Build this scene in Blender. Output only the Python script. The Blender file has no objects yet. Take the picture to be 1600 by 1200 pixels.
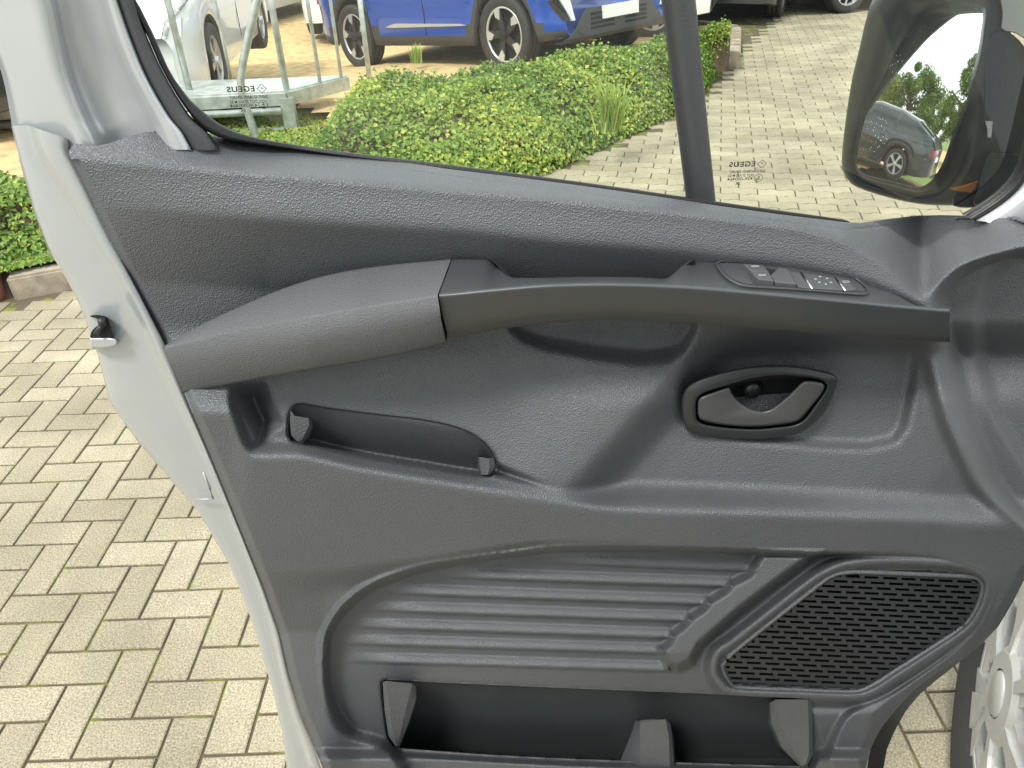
import bpy, bmesh, math, random
import numpy as np
from mathutils import Vector, Matrix
random.seed(7); rng = np.random.default_rng(7)
C = bpy.context.scene; col = C.collection
R = math.radians
# ------------------------------------------------------------ camera, sky, sun
F = 1200.0; PITCH = R(33.0); ROLL = R(1.9); H = 1.65; Y0 = 0.70
Fv = np.array([0, math.cos(PITCH), -math.sin(PITCH)])
U0 = np.array([0, math.sin(PITCH), math.cos(PITCH)]); R0 = np.array([1.0, 0, 0])
Rv = R0*math.cos(ROLL) - U0*math.sin(ROLL); Uv = U0*math.cos(ROLL) + R0*math.sin(ROLL)
cam = bpy.data.cameras.new('camera'); camo = bpy.data.objects.new('camera', cam); col.objects.link(camo)
cam.sensor_width = 36; cam.lens = F/1600*36; cam.clip_start = 0.02; cam.clip_end = 900
camo.matrix_world = Matrix(((Rv[0], Uv[0], -Fv[0], 0), (Rv[1], Uv[1], -Fv[1], 0), (Rv[2], Uv[2], -Fv[2], H), (0, 0, 0, 1)))
C.camera = camo
w = bpy.data.worlds.new('World'); C.world = w; w.use_nodes = True
nt = w.node_tree; bg = nt.nodes['Background']
SUN_EL, SUN_AZ = R(56), R(-142)          # azimuth from +Y towards +X
sky = nt.nodes.new('ShaderNodeTexSky'); sky.sky_type = 'NISHITA'; sky.sun_disc = False
sky.sun_elevation = SUN_EL; sky.sun_rotation = SUN_AZ; sky.dust_density = 2.0
tc = nt.nodes.new('ShaderNodeTexCoord'); nz = nt.nodes.new('ShaderNodeTexNoise'); nz.inputs['Scale'].default_value = 2.2; nz.inputs['Detail'].default_value = 6
cr = nt.nodes.new('ShaderNodeValToRGB'); cr.color_ramp.elements[0].position = .22; cr.color_ramp.elements[1].position = .52
mxw = nt.nodes.new('ShaderNodeMix'); mxw.data_type = 'RGBA'; mxw.inputs[7].default_value = (15, 15.8, 16, 1)
nt.links.new(tc.outputs['Generated'], nz.inputs['Vector']); nt.links.new(nz.outputs['Fac'], cr.inputs['Fac'])
nt.links.new(cr.outputs['Color'], mxw.inputs[0]); nt.links.new(sky.outputs['Color'], mxw.inputs[6]); nt.links.new(mxw.outputs[2], bg.inputs['Color'])
bg.inputs['Strength'].default_value = 0.105
sun = bpy.data.lights.new('sun', 'SUN'); suno = bpy.data.objects.new('sun', sun); col.objects.link(suno)
sun.energy = 3.0; sun.angle = R(12); sun.color = (1, .965, .91)
sd = Vector((math.sin(SUN_AZ)*math.cos(SUN_EL), math.cos(SUN_AZ)*math.cos(SUN_EL), math.sin(SUN_EL)))
suno.rotation_euler = sd.to_track_quat('Z', 'Y').to_euler()
vs = C.view_settings; vs.view_transform = 'Standard'; vs.look = 'None'; vs.gamma = 1; vs.exposure = 0.24
C.cycles.max_bounces = 8; C.cycles.transparent_max_bounces = 16

# ------------------------------------------------------------ helpers
def rays(px, py):
    px = np.asarray(px, float); py = np.asarray(py, float)
    return Fv + Rv*((px-800)/F)[..., None] + Uv*((600-py)/F)[..., None]
def DP(px, py, h=0.0):                     # a point of the door, h metres in front of its panel plane
    r = rays(px, py); t = (Y0-np.asarray(h, float))/r[..., 1]
    return r*t[..., None] + np.array([0, 0, H])
def GP(px, py, z=0.0):                     # a point of the ground at height z
    r = rays(px, py); t = (z-H)/r[..., 2]
    return r*t[..., None] + np.array([0, 0, H])
def tag(o, label=None, cat=None, group=None, kind=None):
    if label: o['label'] = label
    if cat: o['category'] = cat
    if group: o['group'] = group
    if kind: o['kind'] = kind
    return o
def mk(name, V, Fc, mat, parent=None, smooth=True, colr=None):
    me = bpy.data.meshes.new(name)
    V = np.asarray(V, float)
    if isinstance(Fc, np.ndarray):
        n, k = Fc.shape
        me.vertices.add(len(V)); me.vertices.foreach_set('co', V.astype(np.float32).ravel())
        me.loops.add(n*k); me.loops.foreach_set('vertex_index', Fc.astype(np.int32).ravel())
        me.polygons.add(n); me.polygons.foreach_set('loop_start', np.arange(0, n*k, k, dtype=np.int32))
        me.polygons.foreach_set('loop_total', np.full(n, k, dtype=np.int32)); me.update(calc_edges=True)
    else:
        me.from_pydata([tuple(v) for v in V], [], Fc); me.update()
    if colr is not None:
        a = me.color_attributes.new('tone', 'FLOAT_COLOR', 'POINT'); a.data.foreach_set('color', np.asarray(colr, np.float32).ravel())
    me.polygons.foreach_set('use_smooth', [smooth]*len(me.polygons))
    me.materials.append(mat)
    o = bpy.data.objects.new(name, me); col.objects.link(o)
    if parent is not None:
        o.parent = parent
        if parent in WORLDP: o.matrix_parent_inverse = WORLDP[parent]
    return o
WORLDP = {}
def empty(name, loc, rz=0, world_children=False):
    o = bpy.data.objects.new(name, None); col.objects.link(o); o.location = loc; o.rotation_euler = (0, 0, rz); o.empty_display_size = .2
    if world_children: WORLDP[o] = Matrix.Translation(Vector(loc)).inverted()
    return o
class MB:                                  # collects simple shapes into ONE mesh
    def __init__(s): s.V = []; s.F = []
    def add(s, V, Fc):
        n = len(s.V); s.V += [tuple(v) for v in V]; s.F += [tuple(i+n for i in f) for f in Fc]
    def box(s, c, d, M=None):
        x, y, z = (q/2 for q in d); V = [Vector((a*x, b*y, e*z)) for a in (-1, 1) for b in (-1, 1) for e in (-1, 1)]
        if M is not None: V = [M @ v for v in V]
        s.add([v+Vector(c) for v in V], [(0, 1, 3, 2), (4, 6, 7, 5), (0, 4, 5, 1), (2, 3, 7, 6), (0, 2, 6, 4), (1, 5, 7, 3)])
    def tube(s, pts, r, n=10, cap=True):
        pts = [Vector(p) for p in pts]; rr = r if isinstance(r, (list, tuple)) else [r]*len(pts); V = []; Fc = []
        for i, p in enumerate(pts):
            d = (pts[min(i+1, len(pts)-1)]-pts[max(i-1, 0)]).normalized()
            a = d.cross(Vector((0, 0, 1)) if abs(d.z) < .9 else Vector((1, 0, 0))).normalized(); b = d.cross(a)
            V += [p+(a*math.cos(2*math.pi*k/n)+b*math.sin(2*math.pi*k/n))*rr[i] for k in range(n)]
        for i in range(len(pts)-1):
            for k in range(n): Fc.append((i*n+k, i*n+(k+1) % n, (i+1)*n+(k+1) % n, (i+1)*n+k))
        if cap: Fc += [tuple(range(n))[::-1], tuple(range((len(pts)-1)*n, len(pts)*n))]
        s.add(V, Fc)
    def lathe(s, prof, n=40, axis='y', c=(0, 0, 0)):   # prof: (radius, along)
        V = []; Fc = []
        for r, a in prof:
            for k in range(n):
                t = 2*math.pi*k/n
                V.append(Vector((r*math.cos(t), a, r*math.sin(t)))+Vector(c) if axis == 'y' else Vector((r*math.cos(t), r*math.sin(t), a))+Vector(c))
        for i in range(len(prof)-1):
            for k in range(n): Fc.append((i*n+k, i*n+(k+1) % n, (i+1)*n+(k+1) % n, (i+1)*n+k))
        s.add(V, Fc)
    def prism(s, poly, f0, f1):            # poly 2D, f maps (a,b)->3D for front/back
        n = len(poly); s.add([f0(a, b) for a, b in poly]+[f1(a, b) for a, b in poly],
              [tuple(range(n)), tuple(range(2*n-1, n-1, -1))]+[(i, i+n, (i+1) % n+n, (i+1) % n) for i in range(n)])
    def build(s, name, mat, parent=None, smooth=False): return mk(name, s.V, s.F, mat, parent, smooth)
def resample(poly, n):
    p = np.asarray(poly, float); d = np.r_[0, np.cumsum(np.hypot(*np.diff(p, axis=0).T))]
    t = np.linspace(0, d[-1], n); return np.c_[np.interp(t, d, p[:, 0]), np.interp(t, d, p[:, 1])]
def curve(poly, n, closed=False):          # Catmull-Rom through the points, n samples
    p = np.asarray(poly, float); m = len(p)
    out = []
    segs = m if closed else m-1
    for i in range(segs):
        if closed: a, b, c, d = p[(i-1) % m], p[i], p[(i+1) % m], p[(i+2) % m]
        else: a, b, c, d = p[max(i-1, 0)], p[i], p[i+1], p[min(i+2, m-1)]
        for t in np.linspace(0, 1, 12, endpoint=False):
            out.append(.5*((2*b)+(-a+c)*t+(2*a-5*b+4*c-d)*t*t+(-a+3*b-3*c+d)*t**3))
    if not closed: out.append(p[-1])
    else: out.append(out[0])
    out = resample(out, n+1 if closed else n)
    return out[:-1] if closed else out
def loft(name, rails, mat, parent, n=60, smooth=True, cv=True):  # rails: (px polyline, h or list or function, optional dy)
    Rr = []
    for r in rails:
        q = curve(r[0], n) if cv else resample(r[0], n); h = r[1]
        if callable(h): h = np.array([h(a, b) for a, b in q])
        elif isinstance(h, (list, tuple)): h = np.interp(np.linspace(0, 1, n), np.linspace(0, 1, len(h)), h)
        P = DP(q[:, 0], q[:, 1], h)
        if len(r) > 2: P = P+np.array(r[2])
        Rr.append(P)
    V = np.concatenate(Rr); Fc = []
    for i in range(len(Rr)-1):
        for k in range(n-1): Fc.append((i*n+k, (i+1)*n+k, (i+1)*n+k+1, i*n+k+1))
    return mk(name, V, Fc, mat, parent, smooth)
def area(p): return .5*np.sum(p[:, 0]*np.roll(p[:, 1], -1)-np.roll(p[:, 0], -1)*p[:, 1])
def inset(p, d):
    p = np.asarray(p, float); s = 1 if area(p) > 0 else -1
    e = np.roll(p, -1, 0)-p; e /= np.maximum(np.hypot(*e.T), 1e-6)[:, None]; nrm = np.c_[-e[:, 1], e[:, 0]]*s
    v = nrm+np.roll(nrm, 1, 0); v /= np.maximum(np.hypot(*v.T), .4)[:, None]; return p+v*d
def slab(name, poly, h1, h0, mat, parent, bev=2.0, smooth=True, hb=.002, crisp=False):  # extruded outline, rounded front edge
    p = np.asarray(poly, float); n = len(p)
    f = (lambda q, o: np.array([h1(a, b)+o for a, b in q])) if callable(h1) else (lambda q, o: np.full(len(q), h1+o))
    g = (lambda q: np.array([h0(a, b) for a, b in q])) if callable(h0) else (lambda q: np.full(len(q), h0))
    q1 = inset(p, bev); q2 = inset(p, bev*.35)
    a = DP(p[:, 0], p[:, 1], g(p)); b = DP(p[:, 0], p[:, 1], f(p, -hb)); c = DP(q2[:, 0], q2[:, 1], f(q2, -hb*.3)); d = DP(q1[:, 0], q1[:, 1], f(q1, 0))
    V = np.concatenate([a, b, c, d]); Fc = []
    for i in range(3):
        for k in range(n): Fc.append((i*n+k, i*n+(k+1) % n, (i+1)*n+(k+1) % n, (i+1)*n+k))
    Fc.append(tuple(range(3*n, 4*n)))
    o = mk(name, V, Fc, mat, parent, smooth)
    if smooth: o.data.polygons[-1].use_smooth = False
    return o
# ------------------------------------------------------------ materials
def mat(name, base, rough=.5, metal=0, spec=.5, coat=0):
    m = bpy.data.materials.new(name); m.use_nodes = True; b = m.node_tree.nodes['Principled BSDF']
    b.inputs['Base Color'].default_value = (*base, 1); b.inputs['Roughness'].default_value = rough; b.inputs['Metallic'].default_value = metal
    b.inputs['Specular IOR Level'].default_value = spec; b.inputs['Coat Weight'].default_value = coat; b.inputs['Coat Roughness'].default_value = .05
    return m
def nodes(m): return m.node_tree.nodes, m.node_tree.links, m.node_tree.nodes['Principled BSDF']
def vary(m, c1, c2, scale=3, detail=6, lo=.35, hi=.65, rough=None):
    N, L, b = nodes(m); t = N.new('ShaderNodeTexCoord'); n = N.new('ShaderNodeTexNoise'); n.inputs['Scale'].default_value = scale; n.inputs['Detail'].default_value = detail
    r = N.new('ShaderNodeValToRGB'); r.color_ramp.elements[0].position = lo; r.color_ramp.elements[1].position = hi
    r.color_ramp.elements[0].color = (*c1, 1); r.color_ramp.elements[1].color = (*c2, 1)
    L.new(t.outputs['Object'], n.inputs['Vector']); L.new(n.outputs['Fac'], r.inputs['Fac']); L.new(r.outputs['Color'], b.inputs['Base Color']); return m
def bump(m, scale, dist, strength=1, detail=2, voro=False):
    N, L, b = nodes(m); t = N.new('ShaderNodeTexCoord'); bp = N.new('ShaderNodeBump'); bp.inputs['Distance'].default_value = dist; bp.inputs['Strength'].default_value = strength
    if voro:
        n = N.new('ShaderNodeTexVoronoi'); n.feature = 'SMOOTH_F1'; n.inputs['Scale'].default_value = scale; n.inputs['Smoothness'].default_value = .4; out = n.outputs['Distance']
        L.new(t.outputs['Object'], n.inputs['Vector'])
    else:
        n = N.new('ShaderNodeTexNoise'); n.inputs['Scale'].default_value = scale; n.inputs['Detail'].default_value = detail; out = n.outputs['Fac']; L.new(t.outputs['Object'], n.inputs['Vector'])
    L.new(out, bp.inputs['Height']); L.new(bp.outputs['Normal'], b.inputs['Normal']); return m
def tone(m, c1, c2, c3=None, fine=None):             # colour from the per-item attribute
    N, L, b = nodes(m); a = N.new('ShaderNodeAttribute'); a.attribute_name = 'tone'; r = N.new('ShaderNodeValToRGB')
    r.color_ramp.elements[0].color = (*c1, 1); r.color_ramp.elements[1].color = (*(c3 or c2), 1)
    if c3: e = r.color_ramp.elements.new(.55); e.color = (*c2, 1)
    L.new(a.outputs['Fac'], r.inputs['Fac']); out = r.outputs['Color']
    if fine:
        t = N.new('ShaderNodeTexCoord'); n = N.new('ShaderNodeTexNoise'); n.inputs['Scale'].default_value = fine; n.inputs['Detail'].default_value = 4
        n2 = N.new('ShaderNodeTexNoise'); n2.inputs['Scale'].default_value = 2.3; n2.inputs['Detail'].default_value = 5
        L.new(t.outputs['Object'], n.inputs['Vector']); L.new(t.outputs['Object'], n2.inputs['Vector'])
        rr = N.new('ShaderNodeMapRange'); rr.inputs['From Min'].default_value = .3; rr.inputs['From Max'].default_value = .7; rr.inputs['To Min'].default_value = .5; rr.inputs['To Max'].default_value = 1.45
        r2 = N.new('ShaderNodeMapRange'); r2.inputs['From Min'].default_value = .3; r2.inputs['From Max'].default_value = .7; r2.inputs['To Min'].default_value = .66; r2.inputs['To Max'].default_value = 1.12
        ml = N.new('ShaderNodeMath'); ml.operation = 'MULTIPLY'; L.new(n.outputs['Fac'], rr.inputs['Value']); L.new(n2.outputs['Fac'], r2.inputs['Value']); L.new(rr.outputs[0], ml.inputs[0]); L.new(r2.outputs[0], ml.inputs[1])
        v = N.new('ShaderNodeVectorMath'); v.operation = 'SCALE'; L.new(out, v.inputs[0]); L.new(ml.outputs[0], v.inputs['Scale']); out = v.outputs[0]
        bp = N.new('ShaderNodeBump'); bp.inputs['Distance'].default_value = .0015; L.new(n.outputs['Fac'], bp.inputs['Height']); L.new(bp.outputs['Normal'], b.inputs['Normal'])
    L.new(out, b.inputs['Base Color']); return m
M = {}
M['trim'] = bump(vary(mat('grained_grey_plastic', (.07, .07, .072), .42, 0, .7), (.076, .081, .088), (.088, .092, .099), 6), 680, .00105, .9, voro=True)
M['trim_soft'] = bump(vary(mat('soft_grained_plastic', (.08, .08, .08), .55), (.088, .091, .096), (.101, .103, .107), 6), 740, .0009, .85, voro=True)
M['smooth'] = bump(mat('satin_grey_plastic', (.046, .050, .053), .34, 0, .85), 900, .0001, .4)
M['gloss'] = mat('black_plastic', (.018, .019, .02), .3)
M['void'] = mat('deep_black', (.006, .006, .007), .8)
M['rubber'] = bump(mat('black_rubber', (.015, .015, .016), .42), 300, .0004)
M['bezel'] = bump(mat('frame_cover_plastic', (.05, .052, .055), .4), 500, .0003)
M['silver'] = mat('silver_paint', (.46, .48, .49), .26, .38, .5, .7)
M['glass_dark'] = mat('dark_car_glass', (.02, .03, .03), .05, 0, .8)
M['chrome'] = mat('polished_metal', (.7, .7, .7), .2, 1)
M['galv'] = vary(mat('galvanised_steel', (.5, .52, .5), .45, .6), (.42, .45, .43), (.62, .65, .62), 14)
M['tyre'] = bump(mat('tyre_rubber', (.03, .029, .028), .75), 120, .001)
M['alloy'] = mat('alloy_silver', (.62, .63, .64), .3, .6)
M['alloydark'] = mat('alloy_dark', (.03, .032, .035), .35, .2)
M['hubcap'] = vary(mat('silver_hub_cap', (.5, .5, .5), .35, .45), (.52, .52, .51), (.6, .6, .58), 20)
M['white'] = mat('white_paint', (.78, .79, .78), .25, 0, .5, .8)
M['blue'] = mat('metallic_blue_paint', (.014, .075, .42), .28, .3, .5, 1)
M['grey'] = mat('dark_grey_paint', (.035, .04, .045), .25, .3, .5, 1)
M['navy'] = mat('dark_navy_paint', (.012, .016, .035), .25, .3, .5, 1)
M['green'] = mat('dark_teal_paint', (.012, .03, .03), .25, .3, .5, 1)
M['clad'] = mat('grey_cladding', (.05, .05, .052), .55)
M['red'] = mat('red_lamp', (.5, .02, .015), .2)
M['lamp'] = mat('clear_lamp', (.8, .82, .85), .08, .2)
M['amber'] = mat('amber_lens', (.6, .22, .02), .2)
M['plate'] = mat('white_plate', (.8, .8, .78), .5)
def glassmat(name, tint, refl=1.45):
    m = bpy.data.materials.new(name); m.use_nodes = True; N = m.node_tree.nodes; L = m.node_tree.links; N.clear()
    o = N.new('ShaderNodeOutputMaterial'); mx = N.new('ShaderNodeMixShader'); t = N.new('ShaderNodeBsdfTransparent'); g = N.new('ShaderNodeBsdfGlossy'); f = N.new('ShaderNodeFresnel')
    t.inputs['Color'].default_value = (*tint, 1); g.inputs['Roughness'].default_value = .01; f.inputs['IOR'].default_value = refl
    L.new(f.outputs[0], mx.inputs[0]); L.new(t.outputs[0], mx.inputs[1]); L.new(g.outputs[0], mx.inputs[2]); L.new(mx.outputs[0], o.inputs['Surface']); return m
M['glass'] = glassmat('window_glass', (.93, .97, .92), 1.75)
mm = mat('mirror_glass', (.93, .95, .95), .015, 1); N_, L_, b_ = nodes(mm)
t_ = N_.new('ShaderNodeTexCoord'); v_ = N_.new('ShaderNodeTexVoronoi'); v_.inputs['Scale'].default_value = 260; n_ = N_.new('ShaderNodeTexNoise'); n_.inputs['Scale'].default_value = 25
L_.new(t_.outputs['Object'], v_.inputs['Vector']); L_.new(t_.outputs['Object'], n_.inputs['Vector'])
q1 = N_.new('ShaderNodeMapRange'); q1.inputs['From Min'].default_value = .35; q1.inputs['From Max'].default_value = .75; q1.inputs['To Min'].default_value = .0; q1.inputs['To Max'].default_value = .24
q2 = N_.new('ShaderNodeMath'); q2.operation = 'LESS_THAN'; L_.new(n_.outputs['Fac'], q1.inputs['Value']); L_.new(v_.outputs['Distance'], q2.inputs[0]); L_.new(q1.outputs[0], q2.inputs[1])
q3 = N_.new('ShaderNodeMix'); q3.data_type = 'FLOAT'; q3.inputs[2].default_value = 1; q3.inputs[3].default_value = .2; L_.new(q2.outputs[0], q3.inputs[0]); L_.new(q3.outputs[0], b_.inputs['Metallic'])
q4 = N_.new('ShaderNodeMix'); q4.data_type = 'FLOAT'; q4.inputs[2].default_value = .015; q4.inputs[3].default_value = .5; L_.new(q2.outputs[0], q4.inputs[0]); L_.new(q4.outputs[0], b_.inputs['Roughness'])
M['mirror'] = mm
M['paver'] = tone(mat('concrete_pavers', (.4, .37, .29), .85), (.315, .275, .185), (.36, .315, .215), (.40, .35, .245), fine=230)
M['joint'] = vary(mat('mossy_joint', (.1, .09, .05), .95), (.10, .08, .05), (.17, .18, .03), 8, 6, .52, .60)
M['gravel'] = bump(vary(mat('ochre_gravel', (.5, .38, .2), .95), (.42, .29, .13), (.72, .53, .26), 9, 12, .3, .7), 60, .01)
M['soil'] = bump(vary(mat('dark_soil', (.06, .045, .03), .95), (.05, .035, .02), (.12, .08, .045), 12), 40, .01)
M['kerb'] = bump(vary(mat('kerb_concrete', (.3, .26, .2), .9), (.22, .17, .12), (.4, .35, .27), 8), 150, .002)
M['timber'] = bump(vary(mat('red_brown_edging', (.1, .04, .03), .85), (.12, .045, .035), (.2, .09, .07), 10), 90, .003)
M['leaf'] = tone(mat('ivy_leaves', (.1, .2, .03), .45), (.05, .12, .03), (.24, .37, .07), (.56, .58, .12))
M['treeleaf'] = tone(mat('tree_leaves', (.06, .12, .02), .5), (.07, .13, .02), (.16, .25, .05), (.32, .38, .08))
M['bark'] = bump(mat('bark', (.09, .065, .04), .9), 30, .01)
M['verge'] = vary(mat('grass_verge', (.1, .16, .03), .9), (.08, .14, .02), (.2, .24, .06), 4)
for k in ('leaf', 'treeleaf'):
    N_, L_, b_ = nodes(M[k]); tr = N_.new('ShaderNodeBsdfTranslucent'); ms = N_.new('ShaderNodeMixShader'); ms.inputs[0].default_value = .3
    out = N_['Material Output']; srcs = b_.inputs['Base Color'].links[0].from_socket; L_.new(srcs, tr.inputs['Color'])
    L_.new(b_.outputs[0], ms.inputs[1]); L_.new(tr.outputs[0], ms.inputs[2]); L_.new(ms.outputs[0], out.inputs['Surface'])

def rough_noise(m, a, b_, sc):
    N, L, b = nodes(m); t = N.new('ShaderNodeTexCoord'); n = N.new('ShaderNodeTexNoise'); n.inputs['Scale'].default_value = sc; n.inputs['Detail'].default_value = 8; n.inputs['Roughness'].default_value = .7
    r = N.new('ShaderNodeMapRange'); r.inputs['From Min'].default_value = .3; r.inputs['From Max'].default_value = .7; r.inputs['To Min'].default_value = a; r.inputs['To Max'].default_value = b_
    L.new(t.outputs['Object'], n.inputs['Vector']); L.new(n.outputs['Fac'], r.inputs['Value']); L.new(r.outputs[0], b.inputs['Roughness'])
rough_noise(M['trim'], .36, .52, 9); rough_noise(M['trim_soft'], .42, .58, 9); rough_noise(M['smooth'], .28, .46, 14)
# ============================================================ THE VAN (door, mirror, wheel, fender)
van = empty('van', (.95, .85, 0), world_children=True)
tag(van, 'silver van with its front door standing open, dark grey inner door panel filling the view', 'van')
A = np.array
PANEL = A([(107,240),(112,229),(118,224),(135,226),(152,228),(170,224),(195,215),(225,207),(260,203),(283,206),(330,212),(372,219),(420,227),(520,241),(620,252),(700,264),(800,276),(900,289),(1000,303),(1075,314),(1120,321),(1220,335),(1320,347),(1345,348),(1380,343),(1430,337),(1470,336),(1510,337),(1535,334),(1562,326),(1600,344),(1690,372),
 (1690,820),(1640,850),(1600,902),(1582,937),(1558,976),(1530,1004),(1495,1030),(1456,1056),(1425,1081),(1400,1108),(1375,1140),(1360,1170),(1350,1215),
 (507,1215),(504,1200),(490,1165),(469,1116),(451,1053),(437,990),(413,920),(385,850),(357,780),(329,712),(290,621),(255,534),(210,446),(175,380),(140,305)], float)
STEP = 2.0
gx = np.arange(98, 1694, STEP); gy = np.arange(197, 1217, STEP)
X, Y = np.meshgrid(gx, gy)
def sdf(poly):                             # signed px distance, positive inside
    p = np.asarray(poly, float); d = np.full(X.shape, 1e9); ins = np.zeros(X.shape, bool)
    for i in range(len(p)):
        a = p[i]; b = p[(i+1) % len(p)]; e = b-a; wx = X-a[0]; wy = Y-a[1]
        t = np.clip((wx*e[0]+wy*e[1])/max(e @ e, 1e-9), 0, 1); d = np.minimum(d, (wx-t*e[0])**2+(wy-t*e[1])**2)
        if a[1] != b[1]: ins ^= ((a[1] > Y) != (b[1] > Y)) & (X < a[0]+(Y-a[1])/(b[1]-a[1])*e[0])
    return np.where(ins, 1, -1)*np.sqrt(d)
def bx1(v, k=4):
    for _ in range(2): v = np.convolve(np.pad(v, k, 'edge'), np.ones(2*k+1)/(2*k+1), 'valid')
    return v
def yl(pts): p = A(pts, float); return np.broadcast_to(bx1(np.interp(gx, p[:, 0], p[:, 1]))[None, :], X.shape)
def xl(pts): p = A(pts, float); return np.broadcast_to(bx1(np.interp(gy, p[:, 0], p[:, 1]), 7)[:, None], X.shape)      # (y, x) pairs
def ss(a, b, x): t = np.clip((x-a)/(b-a), 0, 1); return t*t*(3-2*t)
def lin(a, b, x): return np.clip((x-a)/(b-a), 0, 1)
def blur(h, n):
    for _ in range(3):
        for ax in (0, 1):
            k = int(n); c = np.cumsum(np.insert(np.pad(h, [(k+1, k) if a == ax else (0, 0) for a in (0, 1)], 'edge'), 0, 0, axis=ax), axis=ax)
            h = (np.take(c, range(2*k+2, c.shape[ax]), ax)-np.take(c, range(1, c.shape[ax]-2*k-1), ax))/(2*k+1)
    return h
dP = sdf(PANEL)
yTop = yl([(98,225),(283,204),(372,217),(700,262),(1000,302),(1120,320),(1320,346),(1430,336),(1562,326),(1690,360)])
yA = yl([(98,246),(245,258),(350,266),(520,280),(800,304),(1080,333),(1250,355),(1320,375),(1390,418),(1440,468),(1470,440),(1500,416),(1540,400),(1600,390),(1690,388)])
yB = yl([(98,318),(190,325),(315,336),(520,350),(730,362),(870,378),(1080,394),(1240,414),(1330,430),(1440,470)])
yG = yl([(98,600),(362,610),(385,690),(470,690),(560,711),(740,741),(860,763),(960,770),(1200,778),(1400,787),(1540,794),(1690,800)])
h = np.zeros(X.shape)
def fd(y): v = (600-y)/F; return (math.cos(PITCH)+v*math.sin(PITCH))/(math.sin(PITCH)-v*math.cos(PITCH))
def horiz(yc, k=1.0): return Y0*(fd(Y)/fd(yc)-1)*k      # recess that makes the surface above row yc level
u = np.clip((yA-Y)/np.maximum(yA-yTop, 6), 0, 1.2)
h -= np.where(Y < yA, horiz(yA, .22+.70*lin(230, 430, X)), 0)
# right of the forward corner the sill turns to a flatter, greyer plane
h += .03*ss(0, 90, X-(1480+(Y-340)*.85))*(Y < yA)*lin(0, 60, yA-Y)
fade = lin(115, 420, X)
h += .007*ss(0, 1, np.clip((Y-yA)/np.maximum(yB-yA, 8), 0, 1))*fade*(X < 1445)
below = np.clip(Y-yB, 0, 400); h -= .00042*np.clip(below, 0, 110)*fade*(X < 1445)
h = blur(h, 1)
# the middle: concave, swelling out towards the ledge
mid = ss(500, 560, Y)
hm = -.045+.045*lin(0, 265, Y-(yG-275))
q = (X-(1075+(Y-545)*(880-1075)/(760-545)))*.74      # px to the right of the diagonal
hm += .018*np.exp(-(np.minimum(q, 0)/110)**2)*ss(545, 640, Y)
hm -= .040*ss(0, 70, q)*(1-.45*lin(95, 420, q))
h = h*(1-mid)+hm*mid
# scoop behind the grab handle
dS = sdf([(785,430),(1060,430),(1092,512),(1078,548),(1050,569),(1000,574),(930,566),(850,551),(808,534),(793,514)])
yS = yl([(780,512),(793,518),(808,536),(850,552),(930,567),(1000,575),(1050,570),(1078,549),(1095,512)])
rec = np.where(Y < yS, horiz(yS, .62), 0); rec = np.minimum(rec, .024)*ss(0, 14, dS+2)*ss(436, 500, Y)
h = np.where(rec > 0, np.minimum(h, -.012)-rec, h)
# shallow dish round the release lever
dD = sdf([(1100,500),(1435,500),(1432,600),(1418,668),(1400,693),(1355,703),(1290,701),(1180,691),(1090,679),(1062,660),(1058,600)])
h -= .016*ss(-4, 16, dD)*lin(500, 600, Y)
# right hand column
xr = xl([(330,1500),(395,1500),(415,1500),(470,1446),(540,1446),(660,1478),(760,1524),(825,1590),(900,1690)])
colm = ss(440, 560, Y)*ss(900, 800, Y)
h += .020*np.exp(-((X-xr-6)/17)**2)*colm
# ledge and lower face
hl = .034-.00005*np.clip(Y-yG, 0, 300)
hl = hl-.010*lin(1100, 1600, X)
hmid = h.copy(); wl_ = ss(880, 1000, X); k = ss(0, 1, (Y-yG+6+16*wl_)/(32+22*wl_)); k = np.where(X < 362, ss(590, 650, Y), k)
h = h*(1-k)+hl*k
h = blur(h, 1)
xd = xl([(197,1690),(388,1640),(398,1535),(415,1500),(440,1470),(470,1450),(545,1472),(650,1500),(750,1540),(800,1575),(830,1610),(1216,1690)])
dr = ss(-3, 26, X-xd)*ss(384, 402, Y)*ss(862, 826, Y)
h -= .055*dr
h -= .02*ss(0, 26, X-xl([(395,1575),(430,1535),(500,1515),(560,1518),(650,1545),(740,1600),(860,1690)]))*ss(386, 404, Y)*ss(864, 830, Y)
# left wedge: dark scooped corner beside the upper pocket
dW = sdf([(364,604),(413,596),(424,628),(442,662),(404,690),(384,650)])
h -= .050*lin(-2, 34, dW)
POCK = curve([(452,678),(452,655),(457,638),(470,632),(520,640),(600,650),(660,657),(715,669),(750,688),(770,712),(773,732),(764,741),(740,740),(660,727),(560,710),(490,694),(460,688)], 90, True)
dK = sdf(POCK)
yLip = yl([(98,680),(455,690),(560,712),(764,744),(1690,760)])
h = np.where(dK > 1.0, np.minimum(hmid, -.010)-.046*np.clip(1-(yLip-Y)/66, 0, 1)**1.2, h)
wed = sdf([(770,722),(862,763),(772,743)]); h -= .022*ss(-1, 7, wed)
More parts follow.
